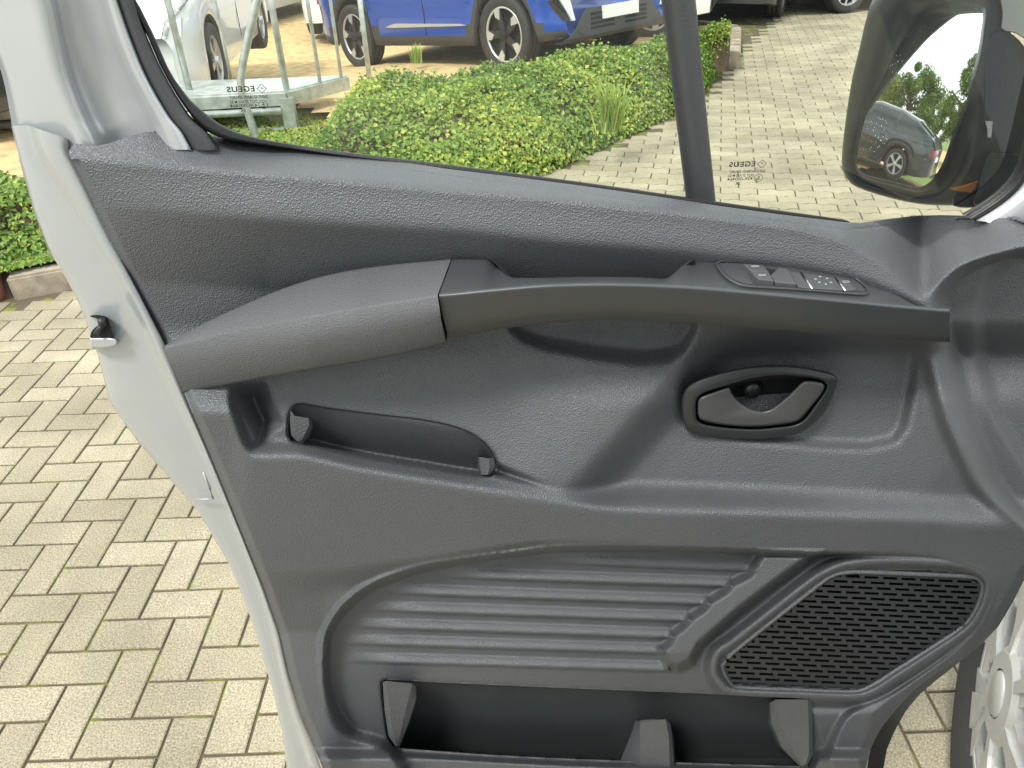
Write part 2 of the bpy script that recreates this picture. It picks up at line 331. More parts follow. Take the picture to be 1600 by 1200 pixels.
# the corrugated lower recess
REC = curve([(502,1000),(512,972),(536,940),(580,908),(650,884),(720,872),(800,861),(870,853),(1000,852),(1180,857),(1300,861),(1450,867),(1505,880),(1548,905),(1552,930),(1535,975),(1490,1022),(1400,1085),(1330,1120),(1300,1180),(1262,1230),(700,1230),(600,1176),(545,1158),(515,1120),(501,1060)], 160, True)
dR = sdf(REC)
facet = ss(0, 1, (Y-(yl([(98,900),(413,900),(590,881),(835,849),(1180,852),(1690,860)])-2))/np.maximum(8, 44-lin(500, 840, X)*40))
base = .030-.014*facet*(X < 1000)*(dR < 0)*lin(430, 560, X)
dep = ss(0, 1, np.clip(dR/(18-8*ss(560, 760, X)+8*ss(1060, 1150, Y)), 0, 1))
h = h*(1-(Y > 845)*lin(0, 12, Y-845))+np.minimum(h, base)*((Y > 845)*lin(0, 12, Y-845)) if False else h-.014*facet*(dR < 0)*(X < 1000)*lin(430, 560, X)*(Y > 845)*ss(985, 900, Y)
h += (-.022*lin(893, 985, Y)+.040*lin(985, 1190, Y))*ss(570, 500, X)*(dR < 0)*(Y > 880)
h = blur(h, 1)
hf = -.020+.010*lin(860, 1060, Y)
inR = (dR > -2)
h = np.where(dR > 0, h*(1-dep)+hf*dep, h)
ribs = [((850,866),(1176,880),.006),((690,889),(1138,904),.010),((598,914),(1103,932),.010),((575,941),(1073,958),.010),((548,967),(1045,984),.010),((535,993),(1030,1008),.010),((540,1021),(1040,1036),.010)]
for (xa, ya), (xb, yb), amp in ribs:
    y0 = ya+(X-xa)*(yb-ya)/(xb-xa); d = Y-y0
    p = np.where(d < 11.5, 1-(1-lin(-3, 11.5, d))**1.5, ss(14.5, 12, d))
    h += min(amp, .009)*1.15*p*lin(0, 90, X-xa)*(X < xb+3+d*.3)*(d > -3)*(dR > 0)
# bright diagonal buttress and its stepped edge
BUT = [(1186,857),(1290,859),(1262,884),(1205,925),(1150,968),(1100,1012),(1085,1040),(1060,1052),(1038,1046),(1030,1030),(1024,1013),(1040,1000),(1047,986),(1064,972),(1075,959),(1095,945),(1104,933),(1128,918),(1140,905),(1166,892)]
dB = sdf(BUT); h = h+(.031*ss(-2, 16, dB))*(1-.3*lin(1020, 1050, Y))*(1-.25*lin(1150, 1290, X))+ss(-2, 16, dB)*.020*np.clip(((X-1186)*173+(Y-857)*156)/233/90, 0, 1)
SPK = curve([(1118,1046),(1125,1022),(1145,1008),(1200,965),(1260,918),(1292,897),(1330,884),(1400,880),(1480,884),(1520,893),(1540,908),(1539,930),(1527,960),(1506,985),(1455,1020),(1400,1055),(1362,1079),(1330,1086),(1240,1083),(1150,1079),(1128,1066)], 120, True)
dSp = sdf(SPK)
sk_ = ss(-22, -5, dSp); h = h*(1-sk_)+.022*sk_
h -= .012*ss(-1, 8, dSp)
h = np.where(dSp > 14, .004, h)
# the big bin
BIN = curve([(596,1066),(604,1062),(700,1067),(880,1075),(1080,1083),(1180,1088),(1262,1092),(1266,1098),(1270,1180),(1264,1194),(1252,1197),(1080,1192),(900,1186),(760,1179),(640,1170),(616,1167),(606,1152),(600,1110)], 120, True)
dN = sdf(BIN)
h = np.where(Y > 1150, h+.030*ss(0, 14, -dN)*(dN < 0)*ss(1166, 1190, Y), h)
h = np.where(dN > 1.0, -.040-.050*lin(1066, 1185, Y), h)
h += .015*ss(0, 30, sdf([(1240,1092),(1340,1090),(1400,1085),(1360,1215),(1275,1215)]))
# thin seams round the inserts
for dd in (dN,): h -= .0012*np.exp(-((dd+.8)/2.2)**2)*(dd < 1.0)
h -= .010*ss(14, 0, dP)*(Y > 250)*(np.abs(Y-yTop) > 12)        # rolled outer edge
P = DP(X, Y, h)
ny, nx = X.shape; idx = np.arange(nx*ny).reshape(ny, nx)
# snap the outline: keep cells inside, move border vertices onto it
gyy, gxx = np.gradient(dP, STEP)
near = (dP < 0) & (dP > -STEP*1.6)
Xs = np.where(near, X-dP*gxx/np.maximum(gxx**2+gyy**2, .3), X); Ys = np.where(near, Y-dP*gyy/np.maximum(gxx**2+gyy**2, .3), Y)
for dd in (dK, dN, dSp-14):
    g1_, g0_ = np.gradient(dd, STEP)[::-1]; on = np.abs(dd) <= 1.0; m2 = np.maximum(g1_**2+g0_**2, .3)
    Xs = np.where(on, X-dd*g1_/m2, Xs); Ys = np.where(on, Y-dd*g0_/m2, Ys)
P = DP(Xs, Ys, h)
ok = (dP[:-1, :-1] > -STEP*1.6) & (dP[1:, 1:] > -STEP*1.6) & (dP[1:, :-1] > -STEP*1.6) & (dP[:-1, 1:] > -STEP*1.6)
ok &= ((dP[:-1, :-1]+dP[1:, 1:]+dP[1:, :-1]+dP[:-1, 1:]) > -2.2*STEP)
cellK = (dK[:-1, :-1]+dK[1:, 1:])/2 > 0; cellN = (dN[:-1, :-1]+dN[1:, 1:])/2 > 0; cellS = (dSp[:-1, :-1]+dSp[1:, 1:])/2 > 10
def patch(name, sel, m, smooth=True):
    q = np.stack([idx[:-1, :-1][sel], idx[1:, :-1][sel], idx[1:, 1:][sel], idx[:-1, 1:][sel]], 1)
    used, inv = np.unique(q, return_inverse=True); V = P.reshape(-1, 3)[used]
    return mk(name, V, inv.reshape(q.shape), m, van, smooth)
trim = patch('door_panel', ok & ~cellK & ~cellN & ~cellS, M['trim']); trim['label'] = 'dark grey grained inner door panel'
patch('upper_pocket', ok & cellK, M['trim']); binp = patch('storage_bin', ok & cellN, M['smooth'], False)
backing = patch('speaker_cavity', ok & cellS, M['void'])
hI = lambda px, py: float(h[int(np.clip(round((py-197)/STEP), 0, ny-1)), int(np.clip(round((px-98)/STEP), 0, nx-1))])
def seam(pts, name='seam', o=.0006, r=.0008, par=None, m=None):
    q = curve(pts, 120); V_ = [Vector(v) for v in DP(q[:, 0], q[:, 1], A([max(hI(a, b_), hI(a-2, b_-3)) for a, b_ in q])+o)]; mb = MB(); mb.tube(V_, r, 6); return mb.build(name, m or M['void'], par or van, True)
seam([(454,690),(450,676),(451,655),(456,638),(470,631),(520,639),(600,649),(660,656),(715,668),(751,687),(771,711),(774,730),(766,742)], par=[o for o in van.children if o.name == 'upper_pocket'][0])
seam([(612,1167),(604,1150),(598,1110),(594,1068),(604,1061)], par=binp)
# back shell of the door (outer skin) so that it has thickness
sk = resample(np.vstack([PANEL, PANEL[:1]]), 200)[:-1]; a = DP(sk[:, 0], sk[:, 1], -.012); ins_ = a.mean(0); a = a+(ins_-a)*A([.02, 0, .02])+A([0, .135, 0]); b = a+A([0, .04, 0]); c = b+(ins_-b)*A([.03, 0, .03])+A([0, .015, 0])
for q_ in (a, b, c): q_[:, 2] = np.where(q_[:, 2] > 1.1, q_[:, 2]-.10, q_[:, 2])
Fc = []
for i, o in enumerate((0, 200)):
    for k_ in range(200): Fc.append((o+k_, o+(k_+1) % 200, o+200+(k_+1) % 200, o+200+k_))
Fc.append(tuple(range(400, 600)))
mk('door_skin', np.concatenate([a, b, c]), Fc, M['silver'], van, False)
# ---- armrest
top = [(256,541),(300,515),(370,481),(450,448),(520,428),(600,415),(704,405)]
rid = [(257,543),(300,533),(350,521),(450,501),(560,481),(684,462)]
bot = [(284,612),(300,611),(380,597),(450,584),(600,559),(697,536)]
rid2 = [(a+1, b+9) for a, b in rid]
loft('armrest', [(top, -.03), (top, [.0, -.006, -.004]), ([(a, b+2) for a, b in top], [.004, .002, .002]), ([(a, b-2) for a, b in rid], [.008, .047, .060]), ([(a, b+3) for a, b in rid], [.010, .051, .064]),
     ([(270,575),(300,572),(380,558),(450,545),(600,520),(690,500)], [.010, .050, .060]), ([(a, b-4) for a, b in bot], [.006, .042, .050]), (bot, [.002, .036, .045]), (bot, [.002, .036, .045], (0, .09, -.003))], M['trim_soft'], van, 80)
mk('armrest_end', *(lambda P_: (P_, [(0, 1, 2, 3, 4)]))(DP(A([704, 684, 689, 697, 697.]), A([405, 462, 500, 536, 520.]), A([-.03, .058, .066, .050, -.03]))), M['gloss'], van, False)
# ---- pull handle with the switch plateau
gt = [(706,405),(766,405),(780,420),(792,434),(850,434),(920,432),(1000,433),(1046,436),(1056,424),(1070,411),(1085,405),(1150,406),(1240,414),(1330,430),(1395,452),(1436,480),(1483,485)]
n_ = 160
def at_x(pts, xs): p = A(pts, float); return np.c_[xs, np.interp(xs, p[:, 0], p[:, 1])]
def sm(y, k=7): return np.convolve(np.pad(y, k, 'edge'), np.ones(2*k+1)/(2*k+1), 'valid')
xs = np.linspace(0, 1, n_)
def rail(pts, x0, x1, k=6):
    q = at_x(pts, x0+(x1-x0)*xs); q[:, 1] = sm(q[:, 1], k); return q
Tg = rail(gt, 706, 1483, 2); Rg = rail([(684,463),(760,455),(850,447),(930,445),(1000,446),(1080,450),(1150,456),(1240,464),(1330,472),(1400,479),(1484,486)], 686, 1484)
Bg = rail([(699,531),(750,520),(800,511),(850,505),(900,502),(960,500),(1020,501),(1100,506),(1180,512),(1250,518),(1330,525),(1400,530),(1484,535)], 699, 1484)
span = ss(770, 800, Tg[:, 0])*ss(1085, 1045, Tg[:, 0])
hT = .0+.036*span-.004*(Tg[:, 0] > 1080); hRg = .060+0*xs-.018*lin(1250, 1480, Rg[:, 0]); hBg = hRg-.016
def ploft(name, rails, m, parent, smooth=True):
    Rr = [DP(q[:, 0], q[:, 1], hh)+A(dy) for q, hh, dy in rails]; n = len(Rr[0]); V = np.concatenate(Rr)
    i, k_ = np.meshgrid(range(len(Rr)-1), range(n-1), indexing='ij'); s = (i*n+k_).ravel()
    return mk(name, V, np.stack([s, s+n, s+n+1, s+1], 1), m, parent, smooth)
z3 = (0, 0, 0)
handle = ploft('grab_handle', [(Tg, hT-.001, (0, .02, -.03)), (Tg, hT-.003, z3), (Tg+A([0, 1.5]), hT+.001, z3), (Rg-A([0, 4]), hRg-.0045, z3), (Rg-A([0, 1.5]), hRg-.0012, z3), (Rg+A([0, 1.5]), hRg, z3), (Rg+A([0, 4]), hRg-.0008, z3),
       ((Rg+Bg)/2, hRg-.007, z3), (Bg-A([0, 8]), hBg+.002, z3), (Bg-A([0, 7.2]), hBg-.0005, z3), (Bg, hBg-.001, z3), (Bg, hBg-.001, (0, .022, 0)), (Bg, hBg-.03, (0, .05, -.0))], M['smooth'], van)
for e_, nm in ((0, 'l'), (-1, 'r')):
    pts = [DP(Tg[e_, 0], Tg[e_, 1], -.02), DP(Tg[e_, 0], Tg[e_, 1], hT[e_]), DP(Rg[e_, 0], Rg[e_, 1], hRg[e_]), DP(Bg[e_, 0], Bg[e_, 1], hBg[e_]), DP(Bg[e_, 0], Bg[e_, 1], hBg[e_])+A([0, .07, 0])]
    mk('handle_end', pts, [(0, 1, 2, 3, 4)], M['smooth'], handle, False)
loft('handle_fin', [([(766,405),(776,409),(788,420),(800,433)], -.012), ([(766,405),(774,412),(784,424),(793,436)], .012)], M['smooth'], handle, 20)
loft('handle_fin', [([(1085,405),(1072,408),(1058,418),(1044,434)], -.012), ([(1085,405),(1074,413),(1064,424),(1056,437)], .012)], M['smooth'], handle, 20)
# ---- window switches on the plateau
def hpl(px, py):
    yt = np.interp(px, Tg[:, 0], Tg[:, 1]); yr = np.interp(px, Rg[:, 0], Rg[:, 1])-5
    t = (py-yt)/(yr-yt); return float(np.interp(px, Tg[:, 0], hT)*(1-t)+(np.interp(px, Rg[:, 0], hRg)-.005)*t)
def up(px, py, dz=0.0): return DP(px, py, hpl(px, py))+A([0, 0, dz])
def topslab(name, poly, z1, z0, m, parent, ins=1.0):
    p = A(poly, float); q = inset(p, ins); n = len(p)
    V = [up(*a, z0) for a in p]+[up(*a, z1-.0006) for a in p]+[up(*a, z1) for a in q]
    return mk(name, V, [(i+n*j, (i+1) % n+n*j, (i+1) % n+n*(j+1), i+n*(j+1)) for j in (0, 1) for i in range(n)]+[tuple(range(2*n, 3*n))], m, parent, False)
SW = curve([(1119,415),(1128,411),(1180,414),(1240,419),(1315,430),(1340,441),(1356,457),(1348,463),(1300,460),(1250,456),(1200,453),(1162,450),(1140,441),(1127,429)], 60, True)
swp = topslab('switch_panel', SW, .0012, -.004, M['smooth'], van, 1.5)
rim = [up(*a, .0022) for a in SW]; mb = MB(); mb.tube(rim+[rim[0]], .0011, 6, False); mb.build('rim', M['bezel'], swp, True)
inn = inset(SW, 5)
mb = MB(); V = [up(*a, .0016) for a in inn]; mb.add(V, [tuple(range(len(V)))]); mb.build('inset', M['smooth'], swp)
M['bezel2'] = mat('dark_satin_bezel', (.028, .03, .031), .35); M['lever'] = mat('lever_plastic', (.06, .06, .061), .38, 0, .6)
M['switch'] = mat('satin_switch', (.075, .08, .082), .33)
topslab('window_switch', [(1160,421),(1190,422),(1200,434),(1174,433)], .006, 0, M['switch'], swp, 1.2)
topslab('window_switch', [(1172,435),(1200,436),(1207,449),(1184,447)], .007, 0, M['switch'], swp, 1.2)
mk('switch_well', [up(*a, .0022) for a in [(1191,422),(1215,425),(1203,436)]], [(0, 1, 2)], M['void'], swp, False)
topslab('mirror_switch', [(1216,424),(1230,427),(1243,451),(1210,448),(1203,437)], .005, 0, M['switch'], swp, 1.2)
topslab('mirror_switch', [(1232,428),(1249,430),(1266,455),(1246,452)], .003, 0, M['switch'], swp, .8)
topslab('mirror_pad', [(1253,431),(1302,438),(1317,458),(1269,455)], .0034, 0, M['switch'], swp, .8)
topslab('mirror_switch', [(1306,438),(1325,443),(1337,457),(1320,458)], .0034, 0, M['switch'], swp, .8)
M['mark'] = mat('white_marking', (.33, .35, .35), .5)
mb = MB()
for (a_, b_) in ((1273,442),(1280,438),(1291,441),(1297,447),(1289,450),(1279,447)):
    mb = MB(); mb.box(up(a_, b_, .0040), (.0020, .0020, .0005)); mb.build('marking', M['mark'], swp)
for (a_, b_) in ((1178,427),(1189,441)):
    mb = MB(); p_ = up(a_, b_, .0074); mb.box(p_+A([0, .0012, 0]), (.006, .0007, .0005)); mb.box(p_-A([0, .0012, 0]), (.006, .0007, .0005)); mb.box(p_+A([.003, 0, 0]), (.0007, .003, .0005)); mb.box(p_-A([.003, 0, 0]), (.0007, .003, .0005)); mb.build('marking', M['mark'], swp)
for (a_, b_) in ((1321,447),):
    mb = MB(); p_ = up(a_, b_, .0040); mb.box(p_, (.005, .0007, .0005)); mb.box(p_+A([0, .003, 0]), (.005, .0007, .0005)); mb.box(p_+A([.003, .0015, 0]), (.0007, .003, .0005)); mb.box(p_+A([-.003, .0015, 0]), (.0007, .003, .0005))
mb.build('marking', M['mark'], swp)
for l_ in ([(1251,430),(1268,456)], [(1304,438),(1320,459)]):
    mb = MB(); mb.tube([up(*a, .0030) for a in l_], .0010, 6); mb.build('divider', M['chrome'], swp, True)
# ---- release lever
OUT = curve([(1065,625),(1072,606),(1092,593),(1134,580),(1180,572),(1236,571),(1285,579),(1307,588),(1307,603),(1292,639),(1264,668),(1236,680),(1173,686),(1110,682),(1078,675),(1067,655)], 90, True)
INN = curve([(1087,646),(1092,618),(1134,602),(1180,590),(1222,586),(1264,590),(1288,596),(1292,606),(1275,632),(1250,661),(1208,669),(1173,671),(1127,668),(1093,661)], 90, True)
def al(p, ref):                            # start both rings at the same angle
    c_ = ref.mean(0); an = np.arctan2(*(p-c_).T[::-1]); return an
c_ = INN.mean(0)
def polar(p, n=120):
    an = np.arctan2(p[:, 1]-c_[1], p[:, 0]-c_[0]); o = np.argsort(an); an = an[o]; q = p[o]
    t = np.linspace(-math.pi, math.pi, n, endpoint=False); f = lambda v: np.interp(t, np.r_[an-2*math.pi, an, an+2*math.pi], np.r_[v, v, v]); return np.c_[f(q[:, 0]), f(q[:, 1])]
def rings(name, L_, m, parent, close_last=False, smooth=True):
    n = len(L_[0][0]); V = np.concatenate([DP(q[:, 0], q[:, 1], hh) for q, hh in L_]); Fc = [(j*n+i, j*n+(i+1) % n, (j+1)*n+(i+1) % n, (j+1)*n+i) for j in range(len(L_)-1) for i in range(n)]
    if close_last: Fc.append(tuple(range((len(L_)-1)*n, len(L_)*n)))
    return mk(name, V, Fc, m, parent, smooth)
po, pi_ = polar(OUT), polar(INN); hb = -.030
rel = rings('release_bezel', [(po, hb-.02), (po, hb+.001), (inset(po, 1.5), hb+.005), (inset(po, 4), hb+.0065), (po*.3+pi_*.7, hb+.0085), (inset(pi_, -2), hb+.009), (pi_, hb+.0075), (inset(pi_, 1), hb-.004), (inset(pi_, 4), hb-.03), (inset(pi_, 12), hb-.040)], M['bezel2'], van, True)
cav = rings('cavity', [(inset(pi_, 2), hb-.006), (inset(pi_, 5), hb-.034)], M['void'], rel, True)
LEV = curve([(1093,622),(1114,613),(1138,605),(1143,613),(1152,625),(1164,634),(1178,640),(1192,642),(1206,638),(1222,626),(1238,612),(1252,598),(1262,595),(1280,597),(1288,602),(1284,614),(1268,634),(1248,656),(1225,662),(1190,666),(1155,666),(1125,663),(1098,657),(1091,650),(1090,636)], 110, True)
lv = resample(np.vstack([LEV, LEV[:1]]), 111)[:-1]
def lh(q, o): return hb+o+.006*ss(1190, 1285, q[:, 0])-.007*np.exp(-((q[:, 0]-1150)/34)**2)*ss(655, 635, q[:, 1])
rings('release_lever', [(lv, lh(lv, -.016)), (lv, lh(lv, .004)), (inset(lv, .8), lh(inset(lv, .8), .0068)), (inset(lv, 2.2), lh(inset(lv, 2.2), .0085)), (inset(lv, 4.5), lh(inset(lv, 4.5), .0090))], M['lever'], rel, True)
mb = MB(); pc = DP(1176, 611, hb-.022); mb.lathe([(.0, -.002), (.0095, -.002), (.0105, 0), (.0105, .02)], 28, 'y', pc); mb.build('stud', M['gloss'], rel, True)
# ---- speaker grille: rows of short slots in a plate
G0 = A([1131., 1040.]); 
GR = curve([(1133,1046),(1134,1036),(1150,1020),(1215,968),(1270,925),(1300,903),(1330,897),(1400,899),(1470,902),(1520,905),(1531,912),(1530,930),(1521,952),(1503,976),(1455,1008),(1400,1043),(1360,1068),(1330,1077),(1240,1074),(1160,1071),(1146,1068)], 140, True)
def scan(y, sl=.045):                       # x-extent of the grille outline along a sloping row
    p = GR; q = np.roll(p, -1, 0); fy = lambda a: a[:, 1]-(a[:, 0]-1330)*sl-y; a, b = fy(p), fy(q); s_ = (a > 0) != (b > 0)
    if s_.sum() < 2: return None
    t = a[s_]/(a[s_]-b[s_]); x_ = p[s_, 0]+t*(q[s_, 0]-p[s_, 0]); return x_.min(), x_.max()
V = []; Fc = []; hg = .0125
def cell(x0, x1, y0, y1, sl=.045):
    n = len(V); ins = .35
    for (a, b, hh) in [(x0, y0, hg-.005), (x1, y0, hg-.005), (x1, y1, hg-.005), (x0, y1, hg-.005), (x0, y0, hg), (x1, y0, hg), (x1, y1, hg), (x0, y1, hg)]:
        V.append(DP(a, b+(a-1330)*sl, hh))
    Fc.extend([(n+4, n+5, n+6, n+7), (n, n+1, n+5, n+4), (n+1, n+2, n+6, n+5), (n+2, n+3, n+7, n+6), (n+3, n, n+4, n+7)])
rp = 8.35; j = 0; y = 886.0
while y < 1100:
    e1 = scan(y+2); e2 = scan(y+6)
    if e1: cell(e1[0], e1[1], y, y+4.6)
    if e2:
        pitch = 29; off = (j % 3)*pitch/3+e2[0]-((e2[0]) % pitch); xx = off-pitch
        cell(e2[0], e2[0]+2, y+4.6, y+rp); cell(e2[1]-2, e2[1], y+4.6, y+rp)
        while xx < e2[1]:
            a_, b_ = max(xx, e2[0]), min(xx+7, e2[1])
            if b_ > a_+.5: cell(a_, b_, y+4.61, y+rp-.01)
            xx += pitch
    y += rp; j += 1
M['grille'] = mat('grille_plastic', (.03, .032, .035), .4); gril = mk('speaker_grille', V, Fc, M['grille'], van, False); gril['label'] = 'slotted black speaker grille'
mb = MB(); q_ = [Vector(v) for v in DP(inset(GR, -3.5)[:, 0], inset(GR, -3.5)[:, 1], .0125)]; mb.tube(q_+[q_[0]], .0030, 8, False); mb.build('grille_rim', M['trim'], gril, True)
# ---- pieces inside the two pockets
def blob(name, rl, m, n=30, parent=binp): return loft(name, rl, m, parent, n, False, False)
blob('bin_wall', [([(598,1066),(601,1110),(607,1150),(618,1166)], .012), ([(604,1064),(608,1108),(614,1148),(621,1166)], .016), ([(644,1068),(640,1085),(630,1125),(622,1166)], .012), ([(650,1072),(650,1092),(638,1130),(624,1167)], .004), ([(652,1072),(654,1092),(642,1130),(624,1168)], -.10)], M['trim'])
blob('bin_wall', [([(1268,1094),(1270,1140),(1270,1180),(1262,1196)], .012), ([(1262,1093),(1264,1140),(1264,1178),(1258,1196)], .018), ([(1212,1093),(1218,1130),(1236,1165),(1252,1197)], .012), ([(1203,1098),(1205,1130),(1222,1168),(1250,1198)], .002), ([(1200,1100),(1198,1130),(1214,1168),(1248,1198)], -.10)], M['trim'])
blob('bin_divider', [([(1001,1122),(1000,1160),(960,1200),(952,1215)], -.10), ([(993,1126),(985,1150),(968,1192),(958,1215)], -.03), ([(1000,1126),(1000,1150),(1002,1192),(1004,1215)], .008), ([(1040,1124),(1045,1150),(1046,1192),(1048,1215)], .010), ([(1046,1128),(1050,1150),(1053,1192),(1056,1215)], .002), ([(1048,1126),(1053,1150),(1058,1192),(1062,1215)], -.10)], M['trim'])
blob('divider_top', [([(1004,1124),(1022,1122),(1044,1124)], -.08), ([(994,1126),(1020,1123),(1045,1126)], .0), ([(1000,1129),(1020,1127),(1044,1129)], .009)], M['trim'])
upk = [o for o in van.children if o.name.startswith('upper_pocket')][0]
blob('pocket_end', [([(454,640),(453,660),(455,680),(462,688)], .006), ([(460,650),(459,664),(461,680),(466,690)], .012), ([(482,653),(483,664),(476,680),(470,690)], .010), ([(486,655),(487,668),(480,684),(474,692)], .0), ([(488,650),(492,668),(484,686),(476,692)], -.07)], M['trim'], parent=upk)
blob('pocket_end', [([(772,716),(773,730),(766,741)], .010), ([(764,716),(765,730),(762,742)], .014), ([(749,714),(750,730),(752,742)], .010), ([(746,713),(746,730),(750,742)], -.05)], M['trim'], parent=upk)
# ---- painted door edge, lower
IN_ = [(106,217),(107,240),(140,305),(175,380),(210,446),(255,534),(290,621),(329,712),(357,780),(385,850),(413,920),(437,990),(451,1053),(469,1116),(490,1165),(510,1225)]
CR = [(44,196),(58,240),(105,308),(152,380),(196,450),(232,522),(265,590),(306,676),(338,752),(368,824),(398,900),(422,972),(438,1045),(455,1112),(474,1165),(492,1225)]
OU = [(17,196),(30,250),(52,330),(75,390),(101,430),(126,480),(150,545),(172,630),(215,690),(262,745),(310,800),(360,885),(395,975),(425,1075),(440,1140),(452,1225)]
def mixr(a, b, t): a = resample(a, 60); b = resample(b, 60); return a*(1-t)+b*t
EXT = lambda L, d=(-8, -14): [(L[0][0]+d[0], L[0][1]+d[1])]+L
notch_c = (162, 512)
edge = loft('painted_door_edge', [([(a+10, b) for a, b in IN_], -.09), (IN_, -.022), (IN_, -.016), (mixr(IN_, CR, .25), -.015), (mixr(IN_, CR, .55), -.013), (mixr(IN_, CR, .8), -.016), (mixr(IN_, CR, 1.0), -.030), (mixr(CR, OU, .12), -.031), (mixr(CR, OU, .5), -.030), (mixr(CR, OU, .85), -.031), (mixr(CR, OU, .95), -.034), (OU, -.040), (OU, -.034, (0, .09, 0))], M['silver'], van, 120, True, False)
edge['label'] = 'silver painted rear edge of the open door'
slab('latch_opening', curve([(140,494),(150,492),(160,493),(168,496),(171,505),(175,520),(176,528),(150,529),(141,527),(143,518),(148,512),(157,505),(152,498)], 60, True), -.018, -.05, M['void'], van, 1, True)
slab('latch_cup', curve([(141,528),(160,527),(177,528),(184,534),(180,541),(160,545),(143,544),(140,536)], 40, True), -.017, -.05, M['silver'], van, 3, True, .004)
mb = MB(); mb.tube([DP(150, 521, -.014), DP(160, 508, -.014)], .0028, 8); mb.tube([DP(160, 508, -.014), DP(158, 498, -.014)], .004, 8); mb.build('latch_claw', M['alloydark'], van, True)
LIP = [(232,722),(241,740)]
mb = MB(); mb.tube([DP(318, 738, -.014), DP(327, 760, -.0145), DP(333, 779, -.015), DP(322, 780, -.018), DP(304, 781, -.0215)], .0014, 6); mb.build('edge_plug', M['silver'], edge, True)
# ---- painted window frame, rear upright
ya = [-60, 0, 60, 120, 180, 206, 234]
def vr(xs_, ys=ya): return [(xs_[0]+4*(xs_[0]-xs_[1]), -300)]+list(zip(xs_, ys))
fr = loft('window_frame', [(vr([-72,-42,-18,4,16,20,24]), -.05, (0, .08, 0)), (vr([-72,-42,-18,4,16,20,26]), -.042), (vr([-60,-30,-6,16,34,40,46]), -.038), (vr([20,44,58,74,100,112,122]), -.020), (vr([54,72,86,102,126,138,150]), -.018), (vr([62,80,93,108,131,144,158]), -.024), (vr([68,86,99,114,138,152,166]), -.042),
    (vr([84,102,114,131,155,168,178]), -.046), (vr([110,128,142,160,186,197,205]), -.044), (vr([130,150,165,188,215,224,232]), -.043), (vr([138,158,175,200,230,240,248]), -.034), (vr([148,167,186,211,243,255,264]), -.022), (vr([156,175,195,220,252,266,278]), -.019), (vr([162,182,203,228,262,283,298]), -.022), (vr([164,184,205,230,264,284,300]), -.04)], M['silver'], van, 80)
cov = loft('frame_cover', [(vr([160,180,202,228,262,284,300]), -.045), (vr([163,183,204,229,263,285,302]), -.026), (vr([176,196,215,240,273,296,314]), -.022), (vr([188,207,228,256,292,318,336]), -.026), (vr([190,210,231,259,296,324,344]), -.044)], M['bezel'], van, 60)
EDG = [(102,-300),(190,-60),(212,0),(219,11),(241,56),(262,105),(275,127),(297,156),(320,176),(342,193),(369,206),(404,216),(444,223)]
SI = [(74,-300),(178,-60),(204,0),(212,20),(232,60),(248,98),(262,125),(278,152),(300,183),(320,204),(345,216),(372,221),(404,226),(444,232)]
EDG2 = EDG+[(520,235),(700,257),(800,270),(900,283),(1000,297),(1073,308),(1200,326),(1320,343),(1328,346)]
SI2 = SI+[(520,243),(700,266),(800,279),(900,292),(1000,306),(1073,316),(1200,334),(1300,346),(1326,348)]
sh = lambda o: (lambda a, b: o-.034*float(ss(300, 470, a)))
loft('window_seal', [(SI2, sh(-.06)), (SI2, sh(-.036)), (mixr(SI2, EDG2, .35).tolist(), sh(-.030)), (mixr(SI2, EDG2, .5).tolist(), sh(-.034)), (mixr(SI2, EDG2, .7).tolist(), sh(-.033)), (EDG2, sh(-.044)), (EDG2, sh(-.075))], M['rubber'], van, 160, True, False)
# ---- division bar
bt = lambda x0, x1: [(x0-42, -300), (x0-8, -60), (x0, 0), (x0*.45+x1*.55-1, 170), (x1, 320)]
loft('window_divider', [(bt(1033, 1073), -0.096), (bt(1034, 1074), -0.084), (bt(1037, 1077), -0.080), (bt(1039, 1079), -0.083), (bt(1041, 1081), -0.080), (bt(1043, 1083), -0.082), (bt(1045, 1085), -0.074), (bt(1052, 1091), -0.071), (bt(1080, 1112), -0.071), (bt(1085, 1117), -0.075), (bt(1087, 1119), -0.096)], M['bezel'], van, 40)
# ---- panes
g1 = [(74,-300),(178,-80),(204,0),(262,120),(300,172),(345,205),(404,222),(700,262),(1073,314),(1060,200),(1036,0),(1026,-80),(998,-300)]
g2 = [(1050,-300),(1080,-80),(1087,0),(1119,320),(1330,348),(1430,338),(1520,336),(1560,305),(1598,205),(1640,60),(1680,-80),(1760,-300)]
slab('window_pane', g1, -.088, -.092, M['glass'], van, .5, False, .0005); pane2 = slab('quarter_pane', g2, -.088, -.092, M['glass'], van, .5, False, .0005)
